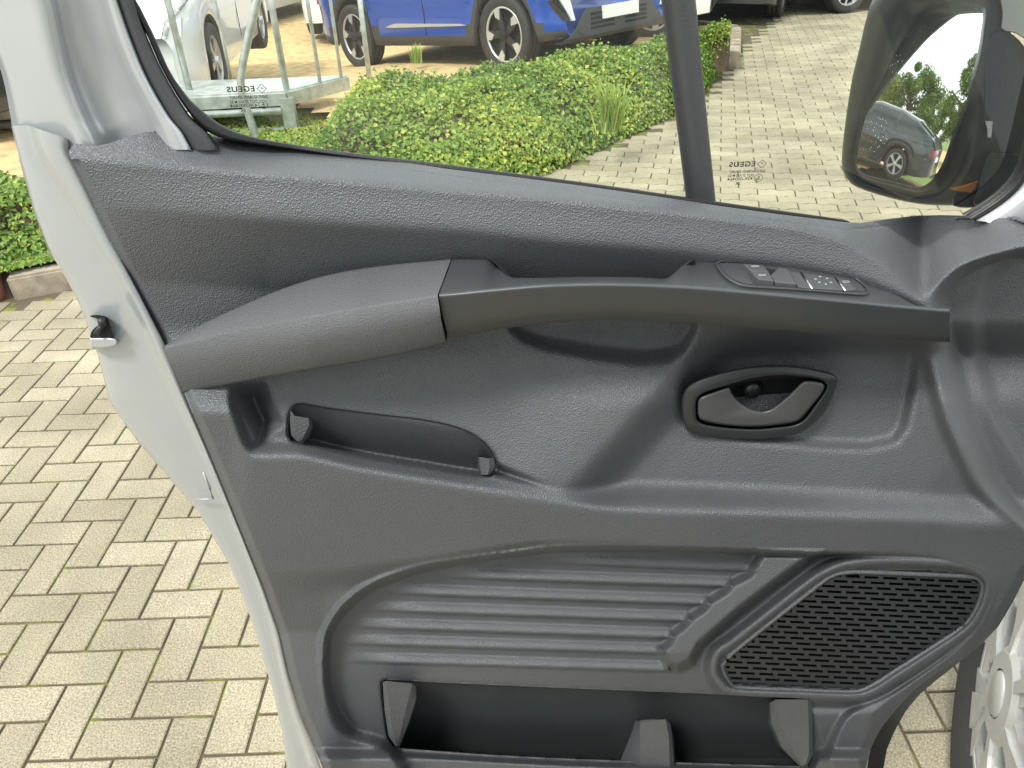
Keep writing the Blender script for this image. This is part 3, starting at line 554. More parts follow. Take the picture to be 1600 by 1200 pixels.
# ---- glass marking, printed on the outside and so read backwards from here
M['print'] = mat('printed_marking', (.03, .03, .02), .6); M['print2'] = mat('pale_print', (.13, .14, .13), .6)
def marking(px, py, parent, m):
    o0 = DP(px, py, -.0872); s = .00070; lines = [('EGEUS', 8.2, 0, 16, 6.0), ('SAINT-GOBAIN SEKURIT', 4.6, 9.5, 0, 0), ('DOT 27 AS2 M 33', 4.4, 15.3, 16, 0), ('43R-000464', 5.4, 21, 17, 0), ('26', 5.2, 27.5, 34, 0)]
    V = []; Fc = []
    for txt, size, dy, dx, _ in lines:
        cu = bpy.data.curves.new('t', 'FONT'); cu.body = txt; cu.size = size*1.25; cu.offset = .06; cu.extrude = .3
        if txt == 'EGEUS': cu.space_character = 1.15; cu.offset = .25
        ob = bpy.data.objects.new('t', cu); col.objects.link(ob); dg = bpy.context.evaluated_depsgraph_get(); me = bpy.data.meshes.new_from_object(ob.evaluated_get(dg))
        wd = max([v.co.x for v in me.vertices] or [1]); tgt = {'EGEUS': 39, 'SAINT-GOBAIN SEKURIT': 54, 'DOT 27 AS2 M 33': 38, '43R-000464': 38, '26': 8}[txt]; kx = tgt/wd
        n = len(V); V += [(-(v.co.x*kx+dx), -v.co.z*.2, v.co.y-dy) for v in me.vertices]; Fc += [tuple(i+n for i in p.vertices) for p in me.polygons]
        bpy.data.objects.remove(ob); bpy.data.curves.remove(cu); bpy.data.meshes.remove(me)
    mb = MB(); mb.V = V; mb.F = Fc
    for cx, cz, rr_, nn in ((6.5, 3.2, 6.5, 4), (9, -18, 6.2, 24)):
        for k_ in range(nn):
            a0, a1 = 2*math.pi*k_/nn, 2*math.pi*(k_+1)/nn; mb.tube([(-cx+rr_*math.cos(a0), 0, cz+rr_*.9*math.sin(a0)), (-cx+rr_*math.cos(a1), 0, cz+rr_*.9*math.sin(a1))], .4, 4)
    mb.box((-7.8, 0, -18), (.9, .3, 6)); mb.box((-9.2, 0, -15.3), (3, .3, .9)); mb.box((-9.2, 0, -18), (3, .3, .9)); mb.box((-9.2, 0, -20.6), (3, .3, .9)); mb.box((-12, 0, -20.4), (2, .3, .8))
    mb.box((-6.5, 0, 3.2), (4, .3, .7)); mb.box((-6.5, 0, 4.8), (2.4, .3, .7))
    Vw = [tuple(o0+A(v)*s*A([1.0, 1, 1.0])) for v in mb.V]
    return mk('glass_marking', Vw, mb.F, m, parent, False)
marking(1197, 259, pane2, M['print']); marking(417, 142, [o for o in van.children if o.name == 'window_pane'][0], M['print'])
# ---- front corner of the window: seal and painted pillar
s_in = [(1780,-300),(1690,-60),(1640,60),(1606,190),(1586,262),(1562,294),(1530,318),(1503,334)]
loft('corner_seal', [(s_in, -0.096), (s_in, -0.079), ([(a+4, b+2) for a, b in s_in], -0.074), ([(a+8, b+4) for a, b in s_in], -0.078), ([(a+11, b+6) for a, b in s_in], -0.070), ([(a+17, b+9) for a, b in s_in], -0.068), ([(a+22, b+11) for a, b in s_in], -0.078)], M['rubber'], van, 60)
loft('painted_corner', [([(a+20, b+10) for a, b in s_in], -0.074), ([(a+26, b+11) for a, b in s_in], -0.064), ([(a+60, b+16) for a, b in s_in], -0.060), ([(a+160, b+22) for a, b in s_in], -0.064)], M['silver'], van, 60)
tl = [(-190, -296), (300, -300), (900, -302), (1500, -300), (1960, -290)]; up_ = lambda d: [(a, b-d) for a, b in tl]
loft('top_rail', [(up_(-14), -.10), (up_(-14), -.05), (up_(0), -.04), (up_(30), -.03), (up_(60), -.035), (up_(66), -.05), (up_(66), -.12)], M['silver'], van, 60)
# ---- rubber behind the lower front corner
lowr = [(1690,810),(1640,850),(1600,902),(1582,937),(1558,976),(1530,1004),(1495,1030),(1456,1056),(1425,1081),(1400,1108),(1375,1140),(1360,1170),(1350,1225)]
loft('lower_seal', [(lowr, -.012), ([(a+1, b+1) for a, b in lowr], -.02), ([(1691,812),(1641,852),(1601,904),(1583,940),(1560,979),(1532,1008),(1500,1034),(1464,1062),(1436,1086),(1416,1110),(1398,1142),(1386,1170),(1376,1225)], -.03), ([(1691,812),(1641,852),(1601,904),(1583,940),(1560,979),(1532,1008),(1500,1034),(1464,1062),(1436,1086),(1416,1110),(1398,1142),(1386,1170),(1376,1225)], -.05)], M['rubber'], van, 80, True, False)
# ---- the wing mirror beyond the glass
YM = .95
def MP(px, py, y): r = rays(px, py); return r*(y/r[..., 1])[..., None]+A([0, 0, H])
outer = curve([(1368,-6),(1354,28),(1343,75),(1330,131),(1319,206),(1315,256),(1321,275),(1334,290),(1375,305),(1431,318),(1480,321),(1512,318),(1536,300),(1560,240),(1575,150),(1580,60),(1570,-20),(1545,-60),(1480,-75),(1420,-50)], 120, True)
mouth = curve([(1410,8),(1394,45),(1378,95),(1362,150),(1345,200),(1335,245),(1338,268),(1352,283),(1400,296),(1440,307),(1462,300),(1478,282),(1490,255),(1503,210),(1520,150),(1533,95),(1539,45),(1538,2),(1480,-4),(1430,-2)], 120, True)
glassp = curve([(1450,16),(1431,34),(1412,62),(1394,94),(1375,131),(1356,169),(1345,206),(1339,237),(1337,254),(1343,267),(1356,275),(1394,284),(1429,293),(1448,288),(1461,275),(1474,252),(1487,215),(1497,190),(1508,165),(1517,125),(1527,84),(1533,47),(1533,14),(1490,10)], 120, True)
c_ = A([1440., 150.])
po, pm, pg = polar(outer), polar(mouth), polar(glassp)
def yplane(q): return YM-.075*np.minimum(q[:, 0]-1440, 92)/100       # its left side is further away
def mring(name, L_, m, parent, close=False):
    n = len(L_[0][0]); V = np.concatenate([MP(q[:, 0], q[:, 1], yplane(q)+dy) for q, dy in L_]); Fc = [(j*n+i, j*n+(i+1) % n, (j+1)*n+(i+1) % n, (j+1)*n+i) for j in range(len(L_)-1) for i in range(n)]
    if close: Fc.append(tuple(range((len(L_)-1)*n, len(L_)*n)))
    return mk(name, V, Fc, m, parent)
M['mirrorshell'] = bump(vary(mat('mirror_housing_plastic', (.016, .019, .02), .38), (.014, .017, .018), (.022, .026, .027), 30), 200, .0002)
# slightly convex mirror glass as part of a sphere
ctr = MP(A([1436.]), A([150.]), A([.955]))[0]; nrm = Vector((-.895, -.408, .175)).normalized(); RAD = 1.15
gp = []; rb = rays(pg[:, 0], pg[:, 1])
sc_c = A(ctr)-A(nrm)*RAD
def on_sphere(px, py):
    d = rays(px, py); d = d/np.linalg.norm(d, axis=-1)[..., None]; o = A([0, 0, H])-sc_c; b_ = (d*o).sum(-1); cc = o @ o-RAD*RAD; disc = b_*b_-cc; t = -b_-np.sqrt(np.maximum(disc, 0)); return d*t[..., None]+A([0, 0, H])
def ysp(q): return on_sphere(q[:, 0], q[:, 1])[:, 1]
print('sphere y', ysp(pg)[::10], yplane(pg)[::10])
mirror = mring('wing_mirror', [(po*.5+c_*.5, .13), (po*.9+c_*.1, .11), (po, .06), (po, .02), (po*.9+pm*.1, .0), (po*.6+pm*.4, -.006), (po*.25+pm*.75, -.004), (pm, .004), (pm*.5+pg*.5, .5*(ysp(pg)-yplane(pg))), (pg, ysp(pg)-yplane(pg)-.001), (pg, ysp(pg)-yplane(pg)+.006)], M['mirrorshell'], van)
mirror['label'] = 'black housed wing mirror outside the glass'
V = []; Fc = []; NR = 14; n = len(pg)
for j in range(NR): V.append(on_sphere(*(pg*(1-j/NR)+c_*(j/NR)).T))
V = np.concatenate(V+[on_sphere(c_[:1], c_[1:])]); Fc = [(j*n+i, j*n+(i+1) % n, (j+1)*n+(i+1) % n, (j+1)*n+i) for j in range(NR-1) for i in range(n)]+[((NR-1)*n+i, (NR-1)*n+(i+1) % n, NR*n) for i in range(n)]
mk('mirror_glass', V, Fc, M['mirror'], mirror)
print('mirror centre', ctr, 'sphere y range', V[:, 1].min(), V[:, 1].max())
def mslab(name, poly, y1, y0, m, parent, dyx=0):
    p = A(poly, float); q = inset(p, 1.5); n = len(p); f = lambda a, y: MP(a[:, 0], a[:, 1], np.full(len(a), y)+dyx*(a[:, 0]-1540)/100)
    V = np.concatenate([f(p, y0), f(p, y1+.003), f(q, y1)]); return mk(name, V, [(j*n+i, j*n+(i+1) % n, (j+1)*n+(i+1) % n, (j+1)*n+i) for j in (0, 1) for i in range(n)]+[tuple(range(2*n, 3*n))], m, parent, False)
mslab('mirror_cap', curve([(1566,-60),(1566,20),(1565,46),(1580,50),(1597,58),(1640,90),(1690,90),(1690,-60)], 60, True), .866, 1.0, M['silver'], mirror)
mslab('mirror_arm', curve([(1545,62),(1565,48),(1585,56),(1605,80),(1630,130),(1640,230),(1600,300),(1540,322),(1488,321),(1500,290),(1528,232),(1538,150)], 60, True), .874, 1.0, M['mirrorshell'], mirror)
mslab('arm_foot', curve([(1546,240),(1556,239),(1584,240),(1600,250),(1590,285),(1555,318),(1522,320),(1528,296),(1536,262)], 50, True), .845, .9, M['mirrorshell'], mirror)
mslab('indicator', [(1482,294),(1505,290),(1529,282),(1524,295),(1518,302),(1500,300)], .862, .9, M['amber'], mirror)
mslab('label_sticker', [(1539,189),(1551,189),(1550,205),(1549,216),(1542,215),(1542,203)], .870, .88, M['hubcap'], mirror)
# ---- front wheel and wing of the van
al_ = R(24); NV = Vector((-math.cos(al_), math.sin(al_), 0)); DV = Vector((math.sin(al_), math.cos(al_), 0))
r_ = rays(1552., 1082.); t_ = (.36-H)/r_[2]; WC = Vector(r_*t_+A([0, 0, H]))-NV*.125; print('wheel', WC)
def wheel(name, parent, c, R_, W_, rr, style, out=(0, 1, 0), rot=0, mats=None, steer=0):
    """tyre (parent) + rim child; wheel axis along local y, outside face towards out"""
    s = 1 if out[1] > 0 else -1; mb = MB(); hw = W_/2
    prof = [(rr*.98, -hw*.8), (rr+.012, -hw*.9), (R_*.9, -hw), (R_*.975, -hw*.9), (R_, -hw*.7), (R_*1.0, -hw*.28), (R_*.985, -hw*.27), (R_*.985, -hw*.2), (R_, -hw*.19), (R_, hw*.19), (R_*.985, hw*.2), (R_*.985, hw*.27), (R_, hw*.28), (R_, hw*.7), (R_*.975, hw*.9), (R_*.9, hw), (rr+.012, hw*.9), (rr*.98, hw*.8), (rr*.95, hw*.6)]
    mb.lathe(prof, 56); ty = mb.build('tyre', M['tyre'], parent, True); ty.location = c; ty.rotation_euler = (0, rot, steer)
    a = s*hw*.78; rm = MB()
    rm.lathe([(rr, a*.2), (rr*.98, a*.9), (rr*1.0, a*1.06), (rr*.95, a*1.06), (rr*.92, a*.75), (rr*.90, a*.2)], 56)
    matr, dark = mats
    n = {'hubcap': 6, 'blade': 5, 'five': 5, 'ten': 10}[style]
    if style == 'hubcap':
        for k_ in range(n):
            th = 2*math.pi*k_/n+.2; ca, sa = math.cos(th), math.sin(th)
            f_ = lambda y: (lambda q, p: Vector((rr*(q*ca-p*sa), y*(1.16-.16*q), rr*(q*sa+p*ca))))
            rm.prism([(.2, -.13), (.52, -.15), (.95, -.40), (.95, .40), (.52, .15), (.2, .13)], f_(a*.7), f_(a*1.08))
            rm.prism([(.2, -.04), (.5, -.05), (.93, -.16), (.93, .16), (.5, .05), (.2, .04)], f_(a*1.0), f_(a*1.15))
            rm.prism([(.66, .33), (.93, .33), (.93, .62), (.72, .47)], f_(a*.7), f_(a*.98))
        rm.lathe([(rr*.38, a*.7), (rr*.40, a*1.18), (rr*.34, a*1.28), (rr*.2, a*1.30)], 48)
        rm.lathe([(rr*.80, a*.6), (rr*.80, a*.98), (rr*.88, a*1.06), (rr*1.0, a*1.04), (rr*1.02, a*.8)], 72)
    else:
        for k_ in range(n):
            th = 2*math.pi*k_/n; ca, sa = math.cos(th), math.sin(th); w0, w1 = {'blade': (.26, .46), 'five': (.2, .36), 'ten': (.1, .12)}[style]
            tw = .22 if style == 'blade' else 0
            pts = [(.12, -w0/2), (.95, -w1/2+tw), (.95, w1/2+tw), (.5, w0/2+tw*.3), (.12, w0/2)]
            f_ = lambda y: (lambda q, p: Vector((rr*(q*ca-p*sa), y*(1.0 if q > .5 else 1.0), rr*(q*sa+p*ca))))
            rm.prism(pts, f_(a*.85), f_(a*1.0))
    rim_ = rm.build('rim', matr, ty, False)
    bk = MB(); bk.lathe([(0, a*.45), (rr*.93, a*.45)], 40); bk.build('brake', dark, ty, True)
    hb_ = MB(); hb_.lathe([(.0, a*1.34), (rr*.17, a*1.34), (rr*.19, a*1.28), (rr*.19, a*.5)], 32); hb_.build('centre_cap', matr if style != 'blade' else dark, ty, True)
    if style == 'blade':
        bl = MB()
        for k_ in range(n):
            th = 2*math.pi*(k_+.08)/n; ca, sa = math.cos(th), math.sin(th)
            pts = [(.55, .02), (.93, -.12), (.93, .22), (.7, .22)]
            f_ = lambda y: (lambda q, p: Vector((rr*(q*ca-p*sa), y, rr*(q*sa+p*ca))))
            bl = MB(); bl.prism(pts, f_(a*.9), f_(a*1.08)); bl.build('rim_insert', M['alloy'], ty)
        bl = MB(); bl.lathe([(rr*.93, a*.8), (rr*.93, a*1.07), (rr*.99, a*1.08), (rr*1.0, a*.9)], 56); bl.build('rim_edge', M['alloy'], ty, True)
    return ty
wl = wheel('front_wheel', van, tuple(WC), .345, .235, .232, 'hubcap', (0, 1, 0), R(12), (M['hubcap'], M['void']))
wl.name = 'wheel'; wl['label'] = 'front wheel with silver hub cap'
wl.rotation_euler = (0, R(12), math.atan2(NV.y, NV.x)-math.pi/2)
# wing: painted sheet with the wheel arch cut out, along the van's side
V = []; Fc = []; ns, nz_ = 60, 24; WCo = WC+NV*.135
for i in range(ns):
    s_ = -.04+1.0*i/(ns-1)
    for j in range(nz_):
        za = math.sqrt(max(0, .43**2-s_*s_)) if abs(s_) < .43 else 0
        zb = max(WC.z+za-.02*(abs(s_) < .43), .28); z_ = zb+(1.10-zb)*j/(nz_-1); lean = .03*math.sin(math.pi*(z_-.3)/.9)
        V.append(tuple(Vector((WCo.x, WCo.y, 0))+DV*s_+NV*(lean-.01)+Vector((0, 0, z_))))
for i in range(ns-1):
    for j in range(nz_-1): Fc.append((i*nz_+j, i*nz_+j+1, (i+1)*nz_+j+1, (i+1)*nz_+j))
wing = mk('front_wing', V, Fc, M['silver'], van)
V = []; Fc = []
for i in range(ns):
    for wv, zz in ((.0, 1.10), (.12, 1.135), (.5, 1.16), (1.4, 1.17)):
        s_ = -.04+1.0*i/(ns-1); V.append(tuple(Vector((WCo.x, WCo.y, 0))+DV*s_-NV*(wv+.01)+Vector((0, 0, zz-.12*max(0, s_-.1)**1.5))))
V = [v if i % 4 else (v[0], v[1], 1.10) for i, v in enumerate(V)]
for i in range(ns-1):
    for j in range(3): Fc.append((i*4+j, i*4+j+1, (i+1)*4+j+1, (i+1)*4+j))
mk('bonnet', V, Fc, M['silver'], van)
V = []; Fc = []
for i in range(33):
    th = math.pi*.53*i/32
    for d_ in (.0, .30): V.append(tuple(WCo+DV*.43*math.cos(th)+Vector((0, 0, .43*math.sin(th)))-NV*d_))
for i in range(32): Fc.append((2*i, 2*i+1, 2*i+3, 2*i+2))
mk('wheel_housing', V, Fc, M['void'], wing)

# ---- the cab behind the hinge: unseen, added right of the picture to shade the front half of the door
tH = (.60-WCo.y)/DV.y; HG = Vector((WCo.x, WCo.y, 0))+DV*tH
def CL(u, w_, z): return HG-DV*u-NV*w_+Vector((0, 0, z))
def shade_cab_prism(name, poly, w0, w1, m, parent=van):
    mb = MB(); mb.prism(poly, lambda u, z: CL(u, w0, z), lambda u, z: CL(u, w1, z)); o = mb.build(name, m, parent); return o
shade_cab_prism('unseen_dashboard', [(.02,.55),(.0,1.12),(.22,1.17),(.48,1.06),(.56,.88),(.46,.62),(.30,.55)], .05, 1.55, M['clad'])
shade_cab_prism('roof', [(.62,1.90),(.75,1.99),(1.6,2.03),(3.4,2.03),(3.4,1.98),(1.6,1.97),(.8,1.93)], .06, 1.6, M['silver'])  # unseen, added to block sky light from the right
shade_cab_prism('unseen_windscreen_pillar', [(-.05,1.10),(.64,1.93),(.76,1.93),(.07,1.06)], .02, .12, M['silver'])
shade_cab_prism('unseen_door_sill', [(.02,.36),(.02,.52),(1.15,.52),(1.15,.36)], .0, .16, M['silver'])
shade_cab_prism('unseen_floor', [(.02,.44),(.02,.50),(3.3,.50),(3.3,.44)], .16, 1.5, M['clad'])
shade_cab_prism('unseen_side_wall', [(1.15,.36),(1.12,1.1),(1.18,1.96),(3.4,1.98),(3.4,.36)], .0, .05, M['silver'])
unseen_seat = shade_cab_prism('unseen_seat', [(.70,.72),(.68,.86),(1.15,.90),(1.18,.72)], .28, .80, M['clad']); shade_cab_prism('unseen_backrest', [(1.10,.86),(1.22,1.50),(1.36,1.50),(1.26,.84)], .28, .80, M['clad'], unseen_seat)
# ============================================================ GROUND
def lotz(x, y):
    s = .04*np.maximum(0, y-7.5)*np.clip((1.2-x)/1.0, 0, 4); return .14-np.minimum(s, .55)
def sheet(name, x0, x1, y0, y1, nx_, ny_, zf, m, kind='structure', mask=None):
    xs_, ys_ = np.meshgrid(np.linspace(x0, x1, nx_), np.linspace(y0, y1, ny_)); z = zf(xs_, ys_); V = np.stack([xs_, ys_, z], -1).reshape(-1, 3); ii = np.arange(nx_*ny_).reshape(ny_, nx_)
    q = np.stack([ii[:-1, :-1], ii[:-1, 1:], ii[1:, 1:], ii[1:, :-1]], -1).reshape(-1, 4)
    if mask is not None: cx = (xs_[:-1, :-1]+xs_[1:, 1:])/2; cy = (ys_[:-1, :-1]+ys_[1:, 1:])/2; q = q[mask(cx, cy).ravel()]
    return tag(mk(name, V, q, m), kind=kind)
sheet('ground', -300, 300, -300, 300, 60, 60, lambda x, y: -.03+0*x-1.2*((y > 9)*(x < -.5)), M['verge'])
tag(mk('joint_bed', [(-9, -8, -.007), (14, -8, -.007), (14, 15.5, -.007), (.6, 15.5, -.007), (.6, 8.6, -.007), (-9, 4.5, -.007)], [(0, 1, 2, 3, 4, 5)], M['joint'], None, False), kind='structure')
# front edge of the ivy bed on the ground (world xy)
fe = [tuple(GP(A(a_), A(b_), z_)[:2]) for a_, b_, z_ in ((60., 418., .12), (450., 362., .0), (830., 275., 0.), (1060., 172., 0.), (1132., 105., 0.))]
print('front edge', fe)
d0 = A(fe[1])-A(fe[0]); FE = A([tuple(A(fe[0])-d0/np.linalg.norm(d0)*1.7)]+fe)
KC = GP(A(1150.), A(44.), .14); print('kerb corner', KC)
def side(x, y):                            # signed distance to the bed's front edge line, + on the path side
    d = np.full(np.shape(x), 1e9); sg = np.ones(np.shape(x))
    for a, b in zip(FE[:-1], FE[1:]):
        e = b-a; t = np.clip(((x-a[0])*e[0]+(y-a[1])*e[1])/(e @ e), 0, 1); dx = x-a[0]-t*e[0]; dy = y-a[1]-t*e[1]; dd = np.hypot(dx, dy); c_ = e[0]*dy-e[1]*dx
        u_ = dd < d; d = np.where(u_, dd, d); sg = np.where(u_, np.where(c_ > 0, -1, 1), sg)
    return d*sg
EX = FE[-1]; KD = A(KC[:2])
# lot kerb line continues from the end of the bed to the kerb corner and then left along the far edge
def inlot(x, y):
    s = side(x, y); xk = np.interp(y, [FE[-1][1], KD[1], KD[1]+.01], [EX[0], KD[0], KD[0]])
    return np.where(y < EX[1], s < -.05, x < xk)
far_edge = KD[1]
BEp = A([GP(A(float(a_)), A(float(b_)), z_)[:2] for a_, b_, z_ in ((-150, 236, .4), (60, 212, .4), (300, 172, .12), (450, 150, .14), (560, 139, .36), (650, 124, .38), (760, 106, .38), (850, 96, .38), (930, 86, .38), (1050, 72, .38), (1142, 66, .34))])
BEc = resample(BEp, 200); FEc = resample(FE, 200)
def behind_bed(x, y):
    X0 = np.asarray(x); d = np.full(X0.shape, 1e9); sg = np.ones(X0.shape)
    q = BEc[::8]
    for a, b in zip(q[:-1], q[1:]):
        e = b-a; t = np.clip(((x-a[0])*e[0]+(y-a[1])*e[1])/(e @ e), 0, 1); dd = np.hypot(x-a[0]-t*e[0], y-a[1]-t*e[1]); c_ = e[0]*(y-a[1]-t*e[1])-e[1]*(x-a[0]-t*e[0])
        u_ = dd < d; d = np.where(u_, dd, d); sg = np.where(u_, np.where(c_ > 0, 1, -1), sg)
    return d*sg
sheet('gravel_lot', -34, 4, 1.5, 46, 240, 260, lambda x, y: lotz(x, y), M['gravel'], mask=lambda x, y: inlot(x, y) & ((behind_bed(x, y) > -.14) | (y > EX[1]-.2)) & ((y < far_edge+.0) | (x < KD[0]-.1-(y-far_edge)*.73)))
# kerb stones of the lot
def kerbrun(a, b, n, w_, h0, zt, name='kerb'):
    a = A(a); b = A(b); e = (b-a)/n; L_ = np.linalg.norm(e); ang = math.atan2(e[1], e[0]); mb = MB()
    for i in range(n):
        c_ = a+e*(i+.5); zc = zt(c_[0], c_[1]) if callable(zt) else zt; mb.box((c_[0], c_[1], (zc+h0)/2), (L_-.008, w_, zc-h0+rng.uniform(-.004, .004)), Matrix.Rotation(ang, 3, 'Z'))
    o = mb.build(name, M['kerb']); bpy_bev(o, .012); return tag(o, kind='structure')
def bpy_bev(o, wdt, seg=2):
    bm = bmesh.new(); bm.from_mesh(o.data); bmesh.ops.bevel(bm, geom=bm.edges[:], offset=wdt, segments=seg, affect='EDGES'); bm.to_mesh(o.data); bm.free(); return
    md = o.modifiers.new('b', 'BEVEL'); md.width = wdt; md.segments = seg; md.limit_method = 'ANGLE'
kerbrun(EX+A([.06, -.1]), KD, 4, .12, -.1, .16); kerbrun(KD, KD+A([-1.6, 2.2]), 4, .12, -.1, lambda x, y: .17)
kl0 = A(GP(A(22.), A(462.), 0.)[:2]); kl1 = A(GP(A(470.), A(378.), 0.)[:2])
kerbrun(kl0, kl1, 3, .10, -.1, .11)
ed = A(GP(A(20.), A(462.), 0.)[:2]); tb = MB(); dv = (kl1-kl0)/np.linalg.norm(kl1-kl0)
for i in range(9):
    c_ = ed-dv*(.10+.17*i)+A([-dv[1], dv[0]])*.03; tb.tube([(c_[0], c_[1], -.1), (c_[0], c_[1], .19+rng.uniform(-.02, .02))], .082, 12)
o = tb.build('palisade_edging', M['timber'], None, True); o.data.polygons.foreach_set('use_smooth', [len(p.vertices) == 4 for p in o.data.polygons])
tag(o, 'reddish brown upright edging at the foot of the ivy bed, left of the kerb stone', 'edging')
# ---- herringbone bricks near the door
V = []; Fc = []; T = []
cell_ = .1005; HB = lambda x, y: (side(x, y) > .1)
Mx = Matrix.Rotation(R(0.8), 2)
def brick(cx, cy, lx, ly, ang=0, z=0, V=V, Fc=Fc, T=T, g=.0040, ch=.0035, tn=None):
    n = len(V); tn = rng.uniform(0, 1) if tn is None else tn; tx, ty_ = rng.uniform(-.0012, .0012, 2)
    for (e, zz) in ((g, -.012), (g, -.002), (g+ch, .0)):
        for sx, sy in ((-1, -1), (1, -1), (1, 1), (-1, 1)):
            x, y = sx*(lx/2-e), sy*(ly/2-e); V.append((cx+x*math.cos(ang)-y*math.sin(ang), cy+x*math.sin(ang)+y*math.cos(ang), z+zz+tx*sx+ty_*sy)); T.append(tn)
    Fc += [(n+8, n+9, n+10, n+11)]+[(n+j*4+i, n+j*4+(i+1) % 4, n+(j+1)*4+(i+1) % 4, n+(j+1)*4+i) for j in (0, 1) for i in range(4)]
XD = 1.9
for i in range(-48, 20):
    for j in range(-22, 62):
        m_ = (i-j) % 4
        if m_ == 0: cx, cy, lx, ly = (i+1)*cell_, (j+.5)*cell_, 2*cell_, cell_
        elif m_ == 3: cx, cy, lx, ly = (i+.5)*cell_, (j+1)*cell_, cell_, 2*cell_
        else: continue
        cx -= .035; cy += .02
        if HB(cx, cy) and not (cx > -.2 and cy > 2.05): brick(cx, cy, lx, ly)
def bld(name, V, Fc, T):
    t = np.repeat(A(T)[:, None], 3, 1); f4 = A(Fc); return tag(mk(name, V, f4, M['paver'], None, False, np.c_[t, np.ones(len(T))]), kind='structure')
bld('herringbone_paving', V, Fc, T)
# ---- interlocking zigzag pavers on the drive beyond the door
V2 = []; F2 = []; T2 = []; px_, py_ = .225, .1125
ang = R(-14); ca, sa = math.cos(ang), math.sin(ang)
zig = [(0, 0), (.25, .13), (.5, 0), (.75, -.13), (1, 0)]
zz_ = [(-.5, -.13), (-.40, -.13), (-.29, .13), (-.19, .13), (-.08, -.13), (.08, -.13), (.19, .13), (.29, .13), (.40, -.13), (.5, -.13)]
zz_ = [(-.5, 0), (-.44, -.12), (-.31, -.12), (-.19, .12), (-.06, .12), (.06, -.12), (.19, -.12), (.31, .12), (.44, .12), (.5, 0)]
outl = [(a, -.5+b*.8) for a, b in zz_]+[(a, .5+b*.8) for a, b in zz_[::-1]]
for r__ in range(-130, 150):
    for c__ in range(-50, 90):
        u0 = (c__+.5*(r__ % 2))*px_; v0 = r__*py_; cx = u0*ca-v0*sa+1.0; cy = u0*sa+v0*ca+7
        if not (-1.6 < cx < 11 and .3 < cy < 15.4): continue
        if HB(A(cx), A(cy)) and (cx > -.2 and cy > 2.12) and not (cy > EX[1] and cx < np.interp(cy, [EX[1], KD[1]], [EX[0], KD[0]])-.1 and cy < KD[1]+.1) and not (cy >= KD[1]+.1 and cx < KD[0]-(cy-KD[1])*.73-.05):
            n = len(V2); tn = rng.uniform(0, 1); dz = rng.uniform(-.001, .001)
            for sc_, zz in ((1, -.012), (1, -.002), (.94, 0)):
                for a, b in outl:
                    u = a*(px_-.008)*(1-(1-sc_)*.55); v = b*(py_-.008)*(1-(1-sc_)*.6); V2.append((cx+u*ca-v*sa, cy+u*sa+v*ca, zz+dz)); T2.append(tn)
            no = 20; F2.append((n, no))
print('pavers', len(F2), 'bricks', len(Fc)//9)
faces = []
for n, no in F2:
    faces.append(tuple(range(n+40, n+60))); faces += [(n+j*20+i, n+j*20+(i+1) % 20, n+(j+1)*20+(i+1) % 20, n+(j+1)*20+i) for j in (0, 1) for i in range(20)]
t = np.repeat(A(T2)[:, None], 3, 1); tag(mk('drive_paving', V2, faces, M['paver'], None, False, np.c_[t, np.ones(len(T2))]), kind='structure')
tag(mk('bounce_yard', [(-40, -30, -.0045), (30, -30, -.0045), (30, -2.25, -.0045), (-4.9, -2.25, -.0045), (-4.9, 1.2, -.0045), (-40, 1.2, -.0045)], [(0, 1, 2, 3, 4, 5)], vary(mat('bounce_yard_paving', (.5, .45, .34), .9), (.26, .238, .18), (.36, .33, .25), 9), None, False), kind='structure')  # pale sheet added behind the camera for glass reflections and bounce light
tag(mk('far_yard', [(-2, 15.38, -.004), (30, 15.38, -.004), (30, 17.2, -.004), (-2, 17.2, -.004)], [(0, 1, 2, 3)], vary(mat('far_paving', (.5, .45, .34), .9), (.315, .275, .185), (.37, .325, .23), 20), None, False), kind='structure')
# ---- ivy bed: a mound covered with leaves
def bedprof(d, s):                          # d metres behind the front edge
    wid = np.interp(s, np.linspace(0, 1, 200), WID); t = np.clip(d/wid, 0, 1)
    return .28*np.clip(t/.28, 0, 1)**.55*np.clip((1-t)/.12, 0, 1)**.5, wid
BEc = resample(BEp, 200)
for _ in range(1): d_ = BEc-FEc; WID = np.hypot(*d_.T); print('bed width', WID[::25])
FEc = resample(FE, 200); tg = np.gradient(FEc, axis=0); tg /= np.hypot(*tg.T)[:, None]; nm = (BEc-FEc)/WID[:, None]
Ss, Ds = np.meshgrid(np.linspace(0, 1, 200), np.linspace(0, 1, 30)); hh_, wd_ = bedprof(Ds*np.interp(Ss, np.linspace(0, 1, 200), WID), Ss)
bx = FEc[None, :, 0]+nm[None, :, 0]*Ds*wd_; by = FEc[None, :, 1]+nm[None, :, 1]*Ds*wd_
nzz = rng.normal(0, 1, Ss.shape)*.012
def base_z(x, y): return .12
bz = (base_z(bx, by)*np.clip(Ds*6, 0, 1)+hh_*.88-.03)*(1-.85*ss(4.15, 4.5, by)*ss(7.2, 6.9, by)*ss(-1.0, -1.45, bx))+nzz*.6
V = np.stack([bx, by, bz], -1).reshape(-1, 3); ii = np.arange(200*30).reshape(30, 200)
tag(mk('soil_bank', V, np.stack([ii[:-1, :-1], ii[:-1, 1:], ii[1:, 1:], ii[1:, :-1]], -1).reshape(-1, 4), M['soil']), kind='structure')
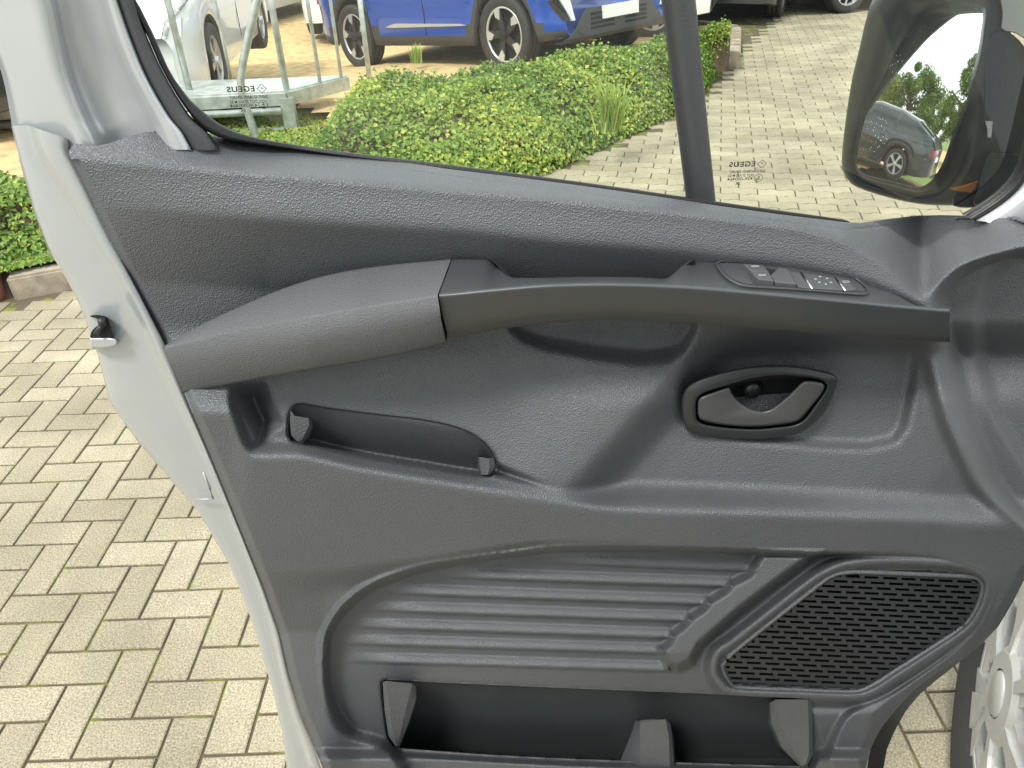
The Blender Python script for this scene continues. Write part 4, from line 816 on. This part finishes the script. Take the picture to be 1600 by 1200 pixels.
def leaves(n, fpos, size, up=.6):
    c, nrm_, tn = fpos(n); L_ = size*rng.uniform(.6, 1.35, n)[:, None]
    a = rng.normal(size=(n, 3)); a -= (a*nrm_).sum(1)[:, None]*nrm_; a /= np.linalg.norm(a, axis=1)[:, None]; b = np.cross(nrm_, a); fo = nrm_*L_*.22
    V = np.stack([c-a*L_*.5, c+b*L_*.42-a*L_*.12+fo, c+b*L_*.2+a*L_*.2+fo*.5, c+a*L_*.6, c-b*L_*.2+a*L_*.2+fo*.5, c-b*L_*.42-a*L_*.12+fo], 1).reshape(-1, 3)
    i0 = np.arange(n)[:, None]*6; Fq = np.concatenate([i0+A([[0, 1, 2, 3]]), i0+A([[0, 3, 4, 5]])]); T = np.repeat(tn, 6); return V, Fq, np.c_[np.repeat(T[:, None], 3, 1), np.ones(len(T))]
cl = rng.uniform(0, 1, (60, 2)); clv = rng.normal(0, .13, 60)
def lowz(x, y): return ss(4.15, 4.5, y)*ss(7.2, 6.9, y)*ss(-1.0, -1.45, x)   # trampled flat in front of the steel landing
def ivy(n):
    s = rng.uniform(0, 1, n); d = rng.beta(.9, 1.1, n); wd = np.interp(s, np.linspace(0, 1, 200), WID); d[:n//5] = rng.uniform(0, .12, n//5)
    k_ = s*199; i0 = np.clip(k_.astype(int), 0, 198); f = (k_-i0)[:, None]; p = FEc[i0]*(1-f)+FEc[i0+1]*f; nn = nm[i0]; xy = p+nn*(d*wd)[:, None]
    lump = .065*np.sin(xy[:, 0]*5.3+np.sin(xy[:, 1]*4))*np.sin(xy[:, 1]*6.1+1)+.025*np.sin(xy[:, 0]*17)*np.sin(xy[:, 1]*15)
    h0, _ = bedprof(d*wd, s); z = h0+.12*np.clip(d*6, 0, 1)+rng.normal(0, .028, n)+lump*np.clip(d*8, .2, 1); z = z*(1-.85*lowz(xy[:, 0], xy[:, 1])); z = np.maximum(z, .015+.13*ss(-1.3, -1.6, xy[:, 0])*(xy[:, 1] < 4.3))
    st = np.clip(1-d/.28, 0, 1); nr = np.c_[-nn*(.3+st[:, None]*.9), .8+0*s]+rng.normal(0, .55, (n, 3)); nr /= np.linalg.norm(nr, axis=1)[:, None]
    cv = np.zeros(n)
    for q in range(60): cv += clv[q]*np.exp(-(((s-cl[q, 0])*9)**2+((d-cl[q, 1])*1.6)**2)*5)
    tn = np.clip(.46+rng.normal(0, .16, n)+cv+.9*lump+(rng.uniform(0, 1, n) < .06)*.5, 0, 1); xy = xy-nn*(st*rng.uniform(0, .09, n)*ss(-1.9, -1.2, xy[:, 0]))[:, None]
    return np.c_[xy, z], nr, tn
V, Fq, Cc = leaves(95000, ivy, .031)
tag(mk('ivy', V, Fq, M['leaf'], None, False, Cc), 'low bank of bright green ivy along the foot of the car lot', 'ivy', kind='stuff')
# ---- a grass tuft and weeds on the lot edge
def blades(name, cs, n, hgt, label, cat, group=None):
    for c_ in cs:
        V = []; Fc = []; T = []
        for _ in range(n):
            a = rng.uniform(0, 2*math.pi); r1 = rng.uniform(.05, .6)*hgt; hh = hgt*rng.uniform(.5, 1); b0 = Vector((c_[0]+rng.normal(0, .03), c_[1]+rng.normal(0, .03), c_[2])); d = Vector((math.cos(a), math.sin(a), 0)); sdv = Vector((-d.y, d.x, 0))*.004
            k_ = len(V); V += [tuple(b0-sdv), tuple(b0+sdv), tuple(b0+d*r1*.4+Vector((0, 0, hh*.7))+sdv), tuple(b0+d*r1*.4+Vector((0, 0, hh*.7))-sdv), tuple(b0+d*r1+Vector((0, 0, hh)))]; Fc += [(k_, k_+1, k_+2, k_+3), (k_+3, k_+2, k_+4)]; T += [rng.uniform(.3, .9)]*5
        t = np.repeat(A(T)[:, None], 3, 1); o = mk(name, V, Fc, M['leaf'], None, False, np.c_[t, np.ones(len(T))])
        tag(o, label, cat, group)
blades('grass_tuft', [GP(A(955.), A(205.), .25)], 160, .34, 'tuft of long bright grass growing out of the ivy near the path', 'grass tuft')
blades('weed', [GP(A(650.), A(98.), .1)], 60, .2, 'small leafy weed in the gravel under the blue car', 'weed')
# ---- steel platform with railing
pz = .34
def PP(px, py, z): return Vector(GP(A(float(px)), A(float(py)), z))
plat = empty('steel_platform', tuple(PP(445, 141, .34)), world_children=True); tag(plat, 'galvanised steel landing with upright railing bars at the left of the ivy bank', 'steel landing')
c0 = PP(446, 142, pz); c1 = PP(542, 118, pz); c2 = PP(-40, 166, pz); c3 = c2+(c1-c0)*1.0
c3 = PP(240, 132, pz)-Vector((.9, -.1, 0))
mb = MB()
dk = [c2, c0, c1, c3]; th_ = .02
mb.add([v+Vector((0, 0, 0)) for v in dk]+[v-Vector((0, 0, th_)) for v in dk], [(0, 1, 2, 3), (7, 6, 5, 4)]+[(i, i+4, (i+1) % 4+4, (i+1) % 4) for i in range(4)]); mb.build('deck', M['galv'], plat)
def beam(a, b, wd__, hg_, name):
    d = (b-a); L_ = d.length; ang = math.atan2(d.y, d.x); m_ = MB(); Mm = Matrix.Rotation(ang, 3, 'Z') @ Matrix.Rotation(-math.asin(d.z/L_), 3, 'Y'); m_.box((a+b)/2, (L_, wd__, hg_), Mm); return m_.build(name, M['galv'], plat)
dz = lambda z: Vector((0, 0, z))
beam(c2-dz(.06), c0-dz(.06), .05, .09, 'edge_beam'); beam(c0-dz(.06), c1-dz(.06), .045, .10, 'edge_beam')
mb = MB(); mb.box((c0.x+.0, c0.y, (pz-.03)/2-.02), (.10, .07, pz-.03)); mb.build('leg', M['galv'], plat)
for z in (.20, .05):
    mb = MB(); mb.tube([c2+Vector((0, -.05, z-pz-.0)), c0+Vector((-.05, -.05, z-pz-.0))], .028, 12); mb.build('rail', M['galv'], plat, True)
for (x_, y_, r__, fl) in ((296, 140, .026, 0), (361, 122, .014, 0), (448, 140, .026, 1), (500, 128, .016, 0), (533, 120, .014, 0), (578, 128, .022, 2)):
    b0 = PP(x_, y_, pz if fl != 2 else .25); mb = MB(); mb.tube([b0-dz(.03 if fl != 2 else .3), b0+dz(1.15)], r__, 12); mb.build('post', M['galv'], plat, True)
b0 = PP(402, 216, .02); b1 = Vector(rays(376., 122.)*1.0); 
def RP(px, py, y): r = rays(float(px), float(py)); return Vector(r*(y/r[1])+A([0, 0, H]))
yb = 6.1
mb = MB(); mb.tube([RP(408, 232, yb), RP(400, 214, yb), RP(388, 178, yb), RP(378, 148, yb), RP(376, 126, yb), RP(380, 95, yb), RP(390, 50, yb), RP(402, 0, yb), RP(414, -50, yb)], .03, 12); mb.build('bent_post', M['galv'], plat, True)
a_ = PP(296, 140, pz)+dz(1.12); b_ = PP(448, 140, pz)+dz(1.12); mb = MB(); mb.tube([a_, b_, PP(533, 120, pz)+dz(1.12)], .024, 12); mb.build('handrail', M['galv'], plat, True)
# ============================================================ CARS
def car(name, label, paint, pos, head, L=4.2, W=1.8, Ht=1.5, wb=2.6, Rw=.33, rr=.22, style='five', rimm='alloy', darkm='void', clad=False, pitch=0, fo=.85, hood=.98, front=None, rear=None, group=None, boxy=False, van_=False, ow=None, dup_w=True):
    e = empty(name, pos, head); e.rotation_euler = (0, pitch, head); tag(e, label, 'car' if not van_ else 'van', group)
    x1 = wb/2+fo; x0 = x1-L; xf, xr_ = wb/2, -wb/2; st = []
    for i in range(9): t = i/8; st.append(x0+.32*(1-math.cos(t*math.pi/2)))
    st += list(np.linspace(x0+.36, x1-.46, 74)); 
    for i in range(9): t = 1-i/8; st.append(x1-.42*(1-math.cos(t*math.pi/2)))
    st = sorted(st)
    zsill = .24 if not clad else .28; Ra = Rw+.055
    # (x, z) roof line
    if boxy: rl = [(x0, Ht*.62), (x0+.06, Ht*.93), (x0+.3, Ht), (x1-1.6, Ht), (x1-1.05, hood+.06), (x1-.35, hood-.08), (x1, hood-.35)]
    else: rl = [(x0, hood-.1), (x0+.12, hood+.12), (x0+.75, Ht-.1), (x0+1.3, Ht-.01), (x0+2.1, Ht), (x1-1.75, Ht-.12), (x1-1.05, hood+.05), (x1-.4, hood-.07), (x1-.08, hood-.2), (x1, hood-.33)]
    rl = A(rl); V = []; nr = 17; mats_ = []
    for x in st:
        ef = min(1, (x1-x)/.42) if x > x1-.42 else 1; er = min(1, (x-x0)/.32) if x < x0+.32 else 1
        wq = W/2*(1-.17*(1-ef)**2-.13*(1-er)**2)*(1-.025*abs(x/(L/2))**3); zt = float(np.interp(x, rl[:, 0], rl[:, 1])); zs = min(zt, hood-.03+.03*(x < 0)); zb = zsill-.03+.06*(1-min(ef, er))
        for xa in (xf, xr_):
            d = abs(x-xa)
            if d < Ra: zb = max(zb, Rw+math.sqrt(Ra*Ra-d*d))
        gl = zt-zs; tw = wq*(1-.26*min(1, gl/.5))
        zc = lambda f: zb+(zs-zb)*f
        pr = [(wq*.93, zb), (wq*.985, zb+.015), (wq*.995, zc(.14)), (wq, zc(.28)), (wq*.992, zc(.42)), (wq*1.0, zc(.55)), (wq*1.005, zc(.68)), (wq*.985, zc(.84)), (wq*.96, zc(.95)), (wq*.93, zs+.0)]
        pr += [(wq*.91, zs+gl*.06), (tw*.25+wq*.68, zs+gl*.5), (tw*.98, zs+gl*.86), (tw*.9, zs+gl*.96), (tw*.72, zs+gl+.008), (tw*.35, zs+gl+.025), (0, zs+gl+.03)]
        V.append(pr)
    n = len(st); VV = []; 
    for s in (1, -1):
        for i, pr in enumerate(V): VV += [(st[i], s*y, z) for y, z in pr]
    body, cl_, gls = [], [], []
    for si, s in enumerate((0, n*nr)):
        for i in range(n-1):
            xm = (st[i]+st[i+1])/2; zt = float(np.interp(xm, rl[:, 0], rl[:, 1]))
            for j in range(nr-1):
                f = (s+i*nr+j, s+(i+1)*nr+j, s+(i+1)*nr+j+1, s+i*nr+j+1)
                if si: f = f[::-1]
                zm = V[i][j][1]
                near_arch = min(abs(xm-xf), abs(xm-xr_)) < Ra+.14
                if clad and (j == 0 or (j <= 1) or (near_arch and j <= 2)) and zm < .95: cl_.append(f)
                elif j == 0: cl_.append(f)
                elif 10 <= j <= 11 and zt-hood > .22 and x0+.3 < xm < x1-1.2 and abs(xm-(.12)) > .05 and abs(xm+.95) > .06 and not (van_ and xm < -.3): gls.append(f)
                elif (13 <= j) and (x1-1.72 < xm < x1-1.08) : gls.append(f)
                elif (13 <= j) and xm < x0+.72 and zt > hood+.15 and not boxy: gls.append(f)
                else: body.append(f)
    def sub(nm_, faces, m, par):
        q = A(faces); us, inv = np.unique(q, return_inverse=True); return mk(nm_, A(VV)[us], inv.reshape(q.shape), m, par)
    for k_ in (0, n-1):                    # end caps
        a = [k_*nr+j for j in range(nr)]; b = [n*nr+k_*nr+j for j in range(nr-1)]; f = a+b[::-1]; c_ = len(VV)
        for j in range(nr-1): body.append((a[j], a[j+1], n*nr+k_*nr+j+1, n*nr+k_*nr+j))
    bo = sub('body', body, paint, e); cd = sub('cladding', cl_, M['clad'], e)
    if gls: sub('window', gls, M['glass_dark'], e)
    mb = MB(); mb.box((0, 0, zsill+.12), (L-.5, W*.6, .24)); mb.box((0, 0, .55), (wb-2*Ra-.04, W*.93, .5)); mb.build('underbody', M['void'], cd)
    for xa in (xf, xr_):
        for s in (1, -1):
            mb = MB(); V_ = []; 
            for i in range(17):
                th = math.pi*i/16
                for d_ in (.95, .45): V_.append((xa+Ra*math.cos(th), s*W/2*d_, Rw+Ra*math.sin(th)))
            mb.add(V_, [(2*i, 2*i+1, 2*i+3, 2*i+2) for i in range(16)]); mb.build('wheel_arch', M['void'], bo)
            wheel('w', e, (xa, s*(W/2-.115), Rw), Rw, .215, rr, style, (0, s, 0), rng.uniform(0, 1), (M[rimm], M[darkm])).name = 'wheel'
    # doors, sills, handles
    for s in (1, -1):
        for xd_ in (-.92 if wb > 2.5 else -.85, .12, 1.0):
            mb = MB(); mb.tube([(xd_, s*(W/2+.0005), .36), (xd_, s*(W/2+.001), .6), (xd_-.01, s*(W/2*1.005), .86)], .0035, 5); mb.build('door_gap', M['void'], bo)
        for xd_ in (-.7, .25):
            mb = MB(); mb.box((xd_, s*(W/2*.995+.012), .84), (.2, .025, .03)); mb.build('door_handle', paint, bo)
        mb = MB(); mb.prism([(wb/2-.75, hood+.02), (wb/2-.95, hood+.02), (wb/2-.97, hood+.14), (wb/2-.8, hood+.15)], lambda a, b, s=s: Vector((a, s*(W/2+.02), b)), lambda a, b, s=s: Vector((a+.04, s*(W/2+.18), b-.01))); mb.build('wing_mirror', paint, bo)
    # front: lamps, grille, plate; surface x at a given y
    fx = lambda y: x1-.42*(1-math.sqrt(min(1, max(0, 1-abs(y)/(W/2))/.17)))
    def fpatch(nm_, poly, m, d=.012, par=bo):  # poly in (y,z)
        mb = MB(); mb.prism(poly, lambda y, z: Vector((fx(y)-.06, y, z)), lambda y, z: Vector((fx(y)+d-(.10*max(0, z-hood+.4)), y, z))); return mb.build(nm_, m, par)
    W2 = W/2
    if front:
        front(fpatch, W2, hood, e, M)
    else:
        for s in (1, -1): fpatch('headlight', [(s*W2*.55, hood-.36), (s*W2*.9, hood-.33), (s*W2*.92, hood-.2), (s*W2*.55, hood-.27)], M['lamp'], .03)
        fpatch('grille', [(-.4, hood-.42), (.4, hood-.42), (.46, hood-.3), (-.46, hood-.3)], M['void'], .015); fpatch('lower_grille', [(-.55, .3), (.55, .3), (.48, .42), (-.48, .42)], M['void'], .015)
        fpatch('number_plate', [(-.26, .44), (.26, .44), (.26, .55), (-.26, .55)], M['plate'], .03, e)
    rx = lambda y: x0+.07*(abs(y)/W2)**3
    def rpatch(nm_, poly, m, d=.012, par=bo):
        mb = MB(); mb.prism(poly, lambda y, z: Vector((rx(y)+.06, y, z)), lambda y, z: Vector((rx(y)-d, y, z))); return mb.build(nm_, m, par)
    for s in (1, -1): rpatch('tail_light', [(s*W2*.6, hood-.28), (s*W2*.9, hood-.3), (s*W2*.9, hood-.08), (s*W2*.6, hood-.12)], M['red'], .02)
    rpatch('bumper', [(-W2*.8, .28), (W2*.8, .28), (W2*.85, .42), (-W2*.85, .42)], M['clad'], .02); rpatch('number_plate', [(-.26, .6), (.26, .6), (.26, .71), (-.26, .71)], M['plate'], .02, e)
    return e
def blue_front(fp, W2, hood, e, M):
    for s in (1, -1):
        fp('headlight', [(s*W2*.62, hood-.24), (s*W2*.9, hood-.2), (s*W2*.92, hood-.12), (s*W2*.58, hood-.18)], M['lamp'], .03)
        fp('daytime_light', [(s*.62, .73), (s*.80, .66), (s*.70, .44), (s*.655, .44), (s*.72, .64), (s*.60, .68)], M['lamp'], .035, e)
        fp('side_intake', [(s*.80, .64), (s*.72, .45), (s*.76, .45), (s*.83, .62)], M['gloss'], .03)
        fp('bumper_wing', [(s*.52, .30), (s*.80, .30), (s*.62, .335), (s*.58, .36)], M['clad'], .02)
    fp('grille', [(-.5, .64), (.5, .64), (.56, .78), (-.56, .78)], M['gloss'], .015)
    for k_ in range(4): fp('grille_bar', [(-.46, .66+.03*k_), (.46, .66+.03*k_), (.46, .668+.03*k_), (-.46, .668+.03*k_)], M['alloydark'], .022)
    fp('lower_grille', [(-.72, .29), (.72, .29), (.48, .52), (-.48, .52)], M['clad'], .016)
    for k_ in range(4): fp('grille_slot', [(-.42, .335+.04*k_), (-.08, .335+.04*k_), (-.08, .358+.04*k_), (-.42, .358+.04*k_)], M['void'], .02); fp('grille_slot', [(.42, .335+.04*k_), (.08, .335+.04*k_), (.08, .358+.04*k_), (.42, .358+.04*k_)], M['void'], .02)
    fp('number_plate', [(-.26, .41), (.26, .41), (.26, .52), (-.26, .52)], M['plate'], .045, e)
    fp('splitter', [(-.8, .25), (.8, .25), (.74, .29), (-.74, .29)], M['alloydark'], .04)
# blue car: contact points under both near wheels
pf = PP(796, 114, .09); pr_ = PP(590, 104, -.22); hd = math.atan2(pf.y-pr_.y, pf.x-pr_.x); print('blue', pf, pr_, (pf-pr_).length, math.degrees(hd))
hd = R(-47); wbB = 2.6; ctrp = pf-Vector((math.cos(hd), math.sin(hd), 0))*wbB/2
nrm_ = Vector((-math.sin(hd), math.cos(hd), 0)); ctrp = ctrp+nrm_*(.86) if nrm_.y > 0 else ctrp-nrm_*.86
ctrp.z = .09-.13
blue = car('blue_car', 'blue compact SUV with grey lower cladding and two tone wheels, parked nose right', M['blue'], tuple(ctrp), hd, 4.15, 1.82, 1.6, wbB, .350, .252, 'blade', 'alloydark', 'void', True, R(-5.6), .70, 1.02, blue_front)
# bright strip above the sill cladding
for s in (1, -1):
    mb = MB(); mb.prism([(-.6, .452), (-.42, .485), (.70, .462), (.8, .448), (.7, .444), (-.5, .444)], lambda a, b, s=s: Vector((a, s*.89, b)), lambda a, b, s=s: Vector((a, s*.923, b))); mb.build('sill_strip', M['alloy'], blue)
def place(px, py, z, head_deg, side_, wb=2.6, W=1.8, which=1):
    """origin of a car whose near wheel (front: which=1, rear: -1; side_ +1 left/-1 right of the car) touches the ground at a pixel"""
    p = PP(px, py, z); h_ = R(head_deg); d = Vector((math.cos(h_), math.sin(h_), 0)); n_ = Vector((-d.y, d.x, 0)); return tuple(p-d*wb/2*which-n_*side_*(W/2-.1)), h_
# white car behind the blue one
p, h_ = place(1018, 62, .1, -18, -1, 2.6); car('white_car', 'white hatchback behind the blue car, only its hub capped front wheel and nose showing', M['white'], p, h_, 3.9, 1.78, 1.48, 2.6, .32, .215, 'five', 'hubcap', fo=.62)
p, h_ = place(340, 152, lotz(-3, 8.2), 276, 1, 2.7, which=1); car('white_electric_car', 'white hatchback facing left behind the railing posts', M['white'], p, R(276), 4.4, 1.79, 1.55, 2.7, .325, .215, 'five', 'alloy')
p, h_ = place(470, 44, -.35, 80, -1, 3.1, which=-1); car('white_van', 'white van parked far back, dark underside, seen between the railing posts', M['white'], tuple(PP(408, 42, -.4)+Vector((-.6, 1.4, 0))), R(75), 4.9, 1.9, 1.95, 3.1, .32, .2, 'five', 'alloy', boxy=True, van_=True, hood=1.1)
car('white_van', 'white van with red tail light, just left of the blue car\'s rear wheel', M['white'], tuple(PP(512, 58, -.35)+Vector((.4, 1.9, 0))), R(96), 4.6, 1.85, 1.9, 2.9, .32, .2, 'five', 'alloy', boxy=True, van_=True, hood=1.1)
# dark cars on the far side of the drive
p, h_ = place(1209, 27, 0, 100, -1, 2.7, which=-1); car('grey_car', 'dark grey SUV seen from behind just right of the window bar', M['grey'], tuple(PP(1170, 30, 0)+Vector((.2, 1.7, 0))), R(66), 4.5, 1.86, 1.65, 2.7, .35, .24, 'five', 'alloy')
p, h_ = place(1316, 20, 0, 200, 1, 2.6); car('dark_green_car', 'dark green car across the drive, left of the mirror', M['green'], p, h_, 4.2, 1.8, 1.5, 2.6, .33, .23, 'ten', 'alloy')
p, h_ = place(1400, 14, 0, 195, 1, 2.6); car('navy_car', 'dark navy car partly hidden behind the mirror housing', M['navy'], p, h_, 4.2, 1.8, 1.5, 2.6, .33, .23, 'ten', 'alloy')
# wheel at the far left edge of the picture
p, h_ = place(-12, 206, .14, 200, 1, 2.6, which=-1); car('black_car', 'black car at the far left edge, only one wheel showing left of the door frame', M['grey'], p, R(185), 4.2, 1.8, 1.5, 2.6, .34, .23, 'ten', 'alloydark')
# ---- behind the camera: what the mirror shows
nz0 = A(nrm); d_ = A(ctr)-A([0, 0, H]); d_ /= np.linalg.norm(d_); rf = d_-2*(d_ @ nz0)*nz0; print('mirror looks', rf)
def MR(px, py, dist):                       # point seen in the mirror at a pixel
    q = on_sphere(A([float(px)]), A([float(py)]))[0]; n1 = (q-sc_c)/RAD; d = q-A([0, 0, H]); d /= np.linalg.norm(d); r = d-2*(d @ n1)*n1; return q, r, q+r*dist/np.hypot(r[0], r[1])
for t_ in ((1410, 270), (1410, 180), (1436, 150), (1436, 230), (1360, 230), (1480, 230)): q, r, e_ = MR(*t_, 7.0); print(t_, r.round(3), e_.round(2))
MIRF = -1
q, r, e_ = MR(1404, 272, 7.6)
mc = car('parked_car', 'dark grey hatchback with alloy wheels reflected in the wing mirror', M['grey'], (e_[0], e_[1], 0), 0, 4.4, 1.8, 1.5, 2.6, .34, .24, 'five', 'alloy')
perp = math.atan2(r[1], r[0]); mc.rotation_euler = (0, 0, perp+R(283)); 
dd = Vector((math.cos(perp+R(283)), math.sin(perp+R(283)), 0)); mc.location = Vector((e_[0], e_[1], .14))+dd*(-1.3*MIRF)+Vector((math.cos(perp), math.sin(perp), 0))*.9
def tree(px, dist, hgt, wid, label, n=22000):
    q, r, e_ = MR(px, 250, dist); e = empty('tree', (e_[0], e_[1], -.03)); tag(e, label, 'tree', 'trees reflected in the mirror')
    mb = MB(); mb.tube([(0, 0, 0), (.05, 0, hgt*.25), (-.05, .1, hgt*.5), (0, 0, hgt*.85)], [.2, .16, .11, .03], 10)
    for k_ in range(9):
        a = rng.uniform(0, 6.28); z0 = hgt*rng.uniform(.2, .6); mb.tube([(0, 0, z0), (math.cos(a)*wid*.25, math.sin(a)*wid*.25, z0+hgt*.12), (math.cos(a)*wid*.42, math.sin(a)*wid*.42, z0+hgt*.2)], [.07, .05, .015], 6)
    mb.build('trunk', M['bark'], e, True)
    nc = 46; cc = rng.normal(size=(nc, 3)); cc /= np.linalg.norm(cc, axis=1)[:, None]; cc *= rng.uniform(.35, 1, nc)[:, None]; cc = cc*A([wid/2, wid/2, hgt*.40])+A([0, 0, hgt*.60]); cs = rng.uniform(.35, .8, nc)*wid/7; tv = rng.normal(.45, .15, nc)
    def fp(n):
        k_ = rng.integers(0, nc, n); v = rng.normal(size=(n, 3)); v /= np.linalg.norm(v, axis=1)[:, None]; p = cc[k_]+v*cs[k_][:, None]*rng.uniform(.4, 1.1, n)[:, None]; nn = v+rng.normal(0, .6, (n, 3)); nn /= np.linalg.norm(nn, axis=1)[:, None]; return p, nn, np.clip(tv[k_]+rng.normal(0, .15, n), 0, 1)
    V, Fq, Cc = leaves(n, fp, .13); mk('crown', V, Fq, M['treeleaf'], e, False, Cc)
tree(1392, 24, 5.2, 6.0, 'lower bushy tree directly above the roof of the reflected dark car'); tree(1345, 30, 4.6, 5.0, 'small tree at the left edge of the mirror glass, behind the reflected car')
tree(1500, 17, 5.6, 4.6, 'tall tree at the right side of the mirror glass, behind the reflected car'); tree(1446, 34, 4.6, 6, 'distant tree in the gap between the two nearer reflected trees')
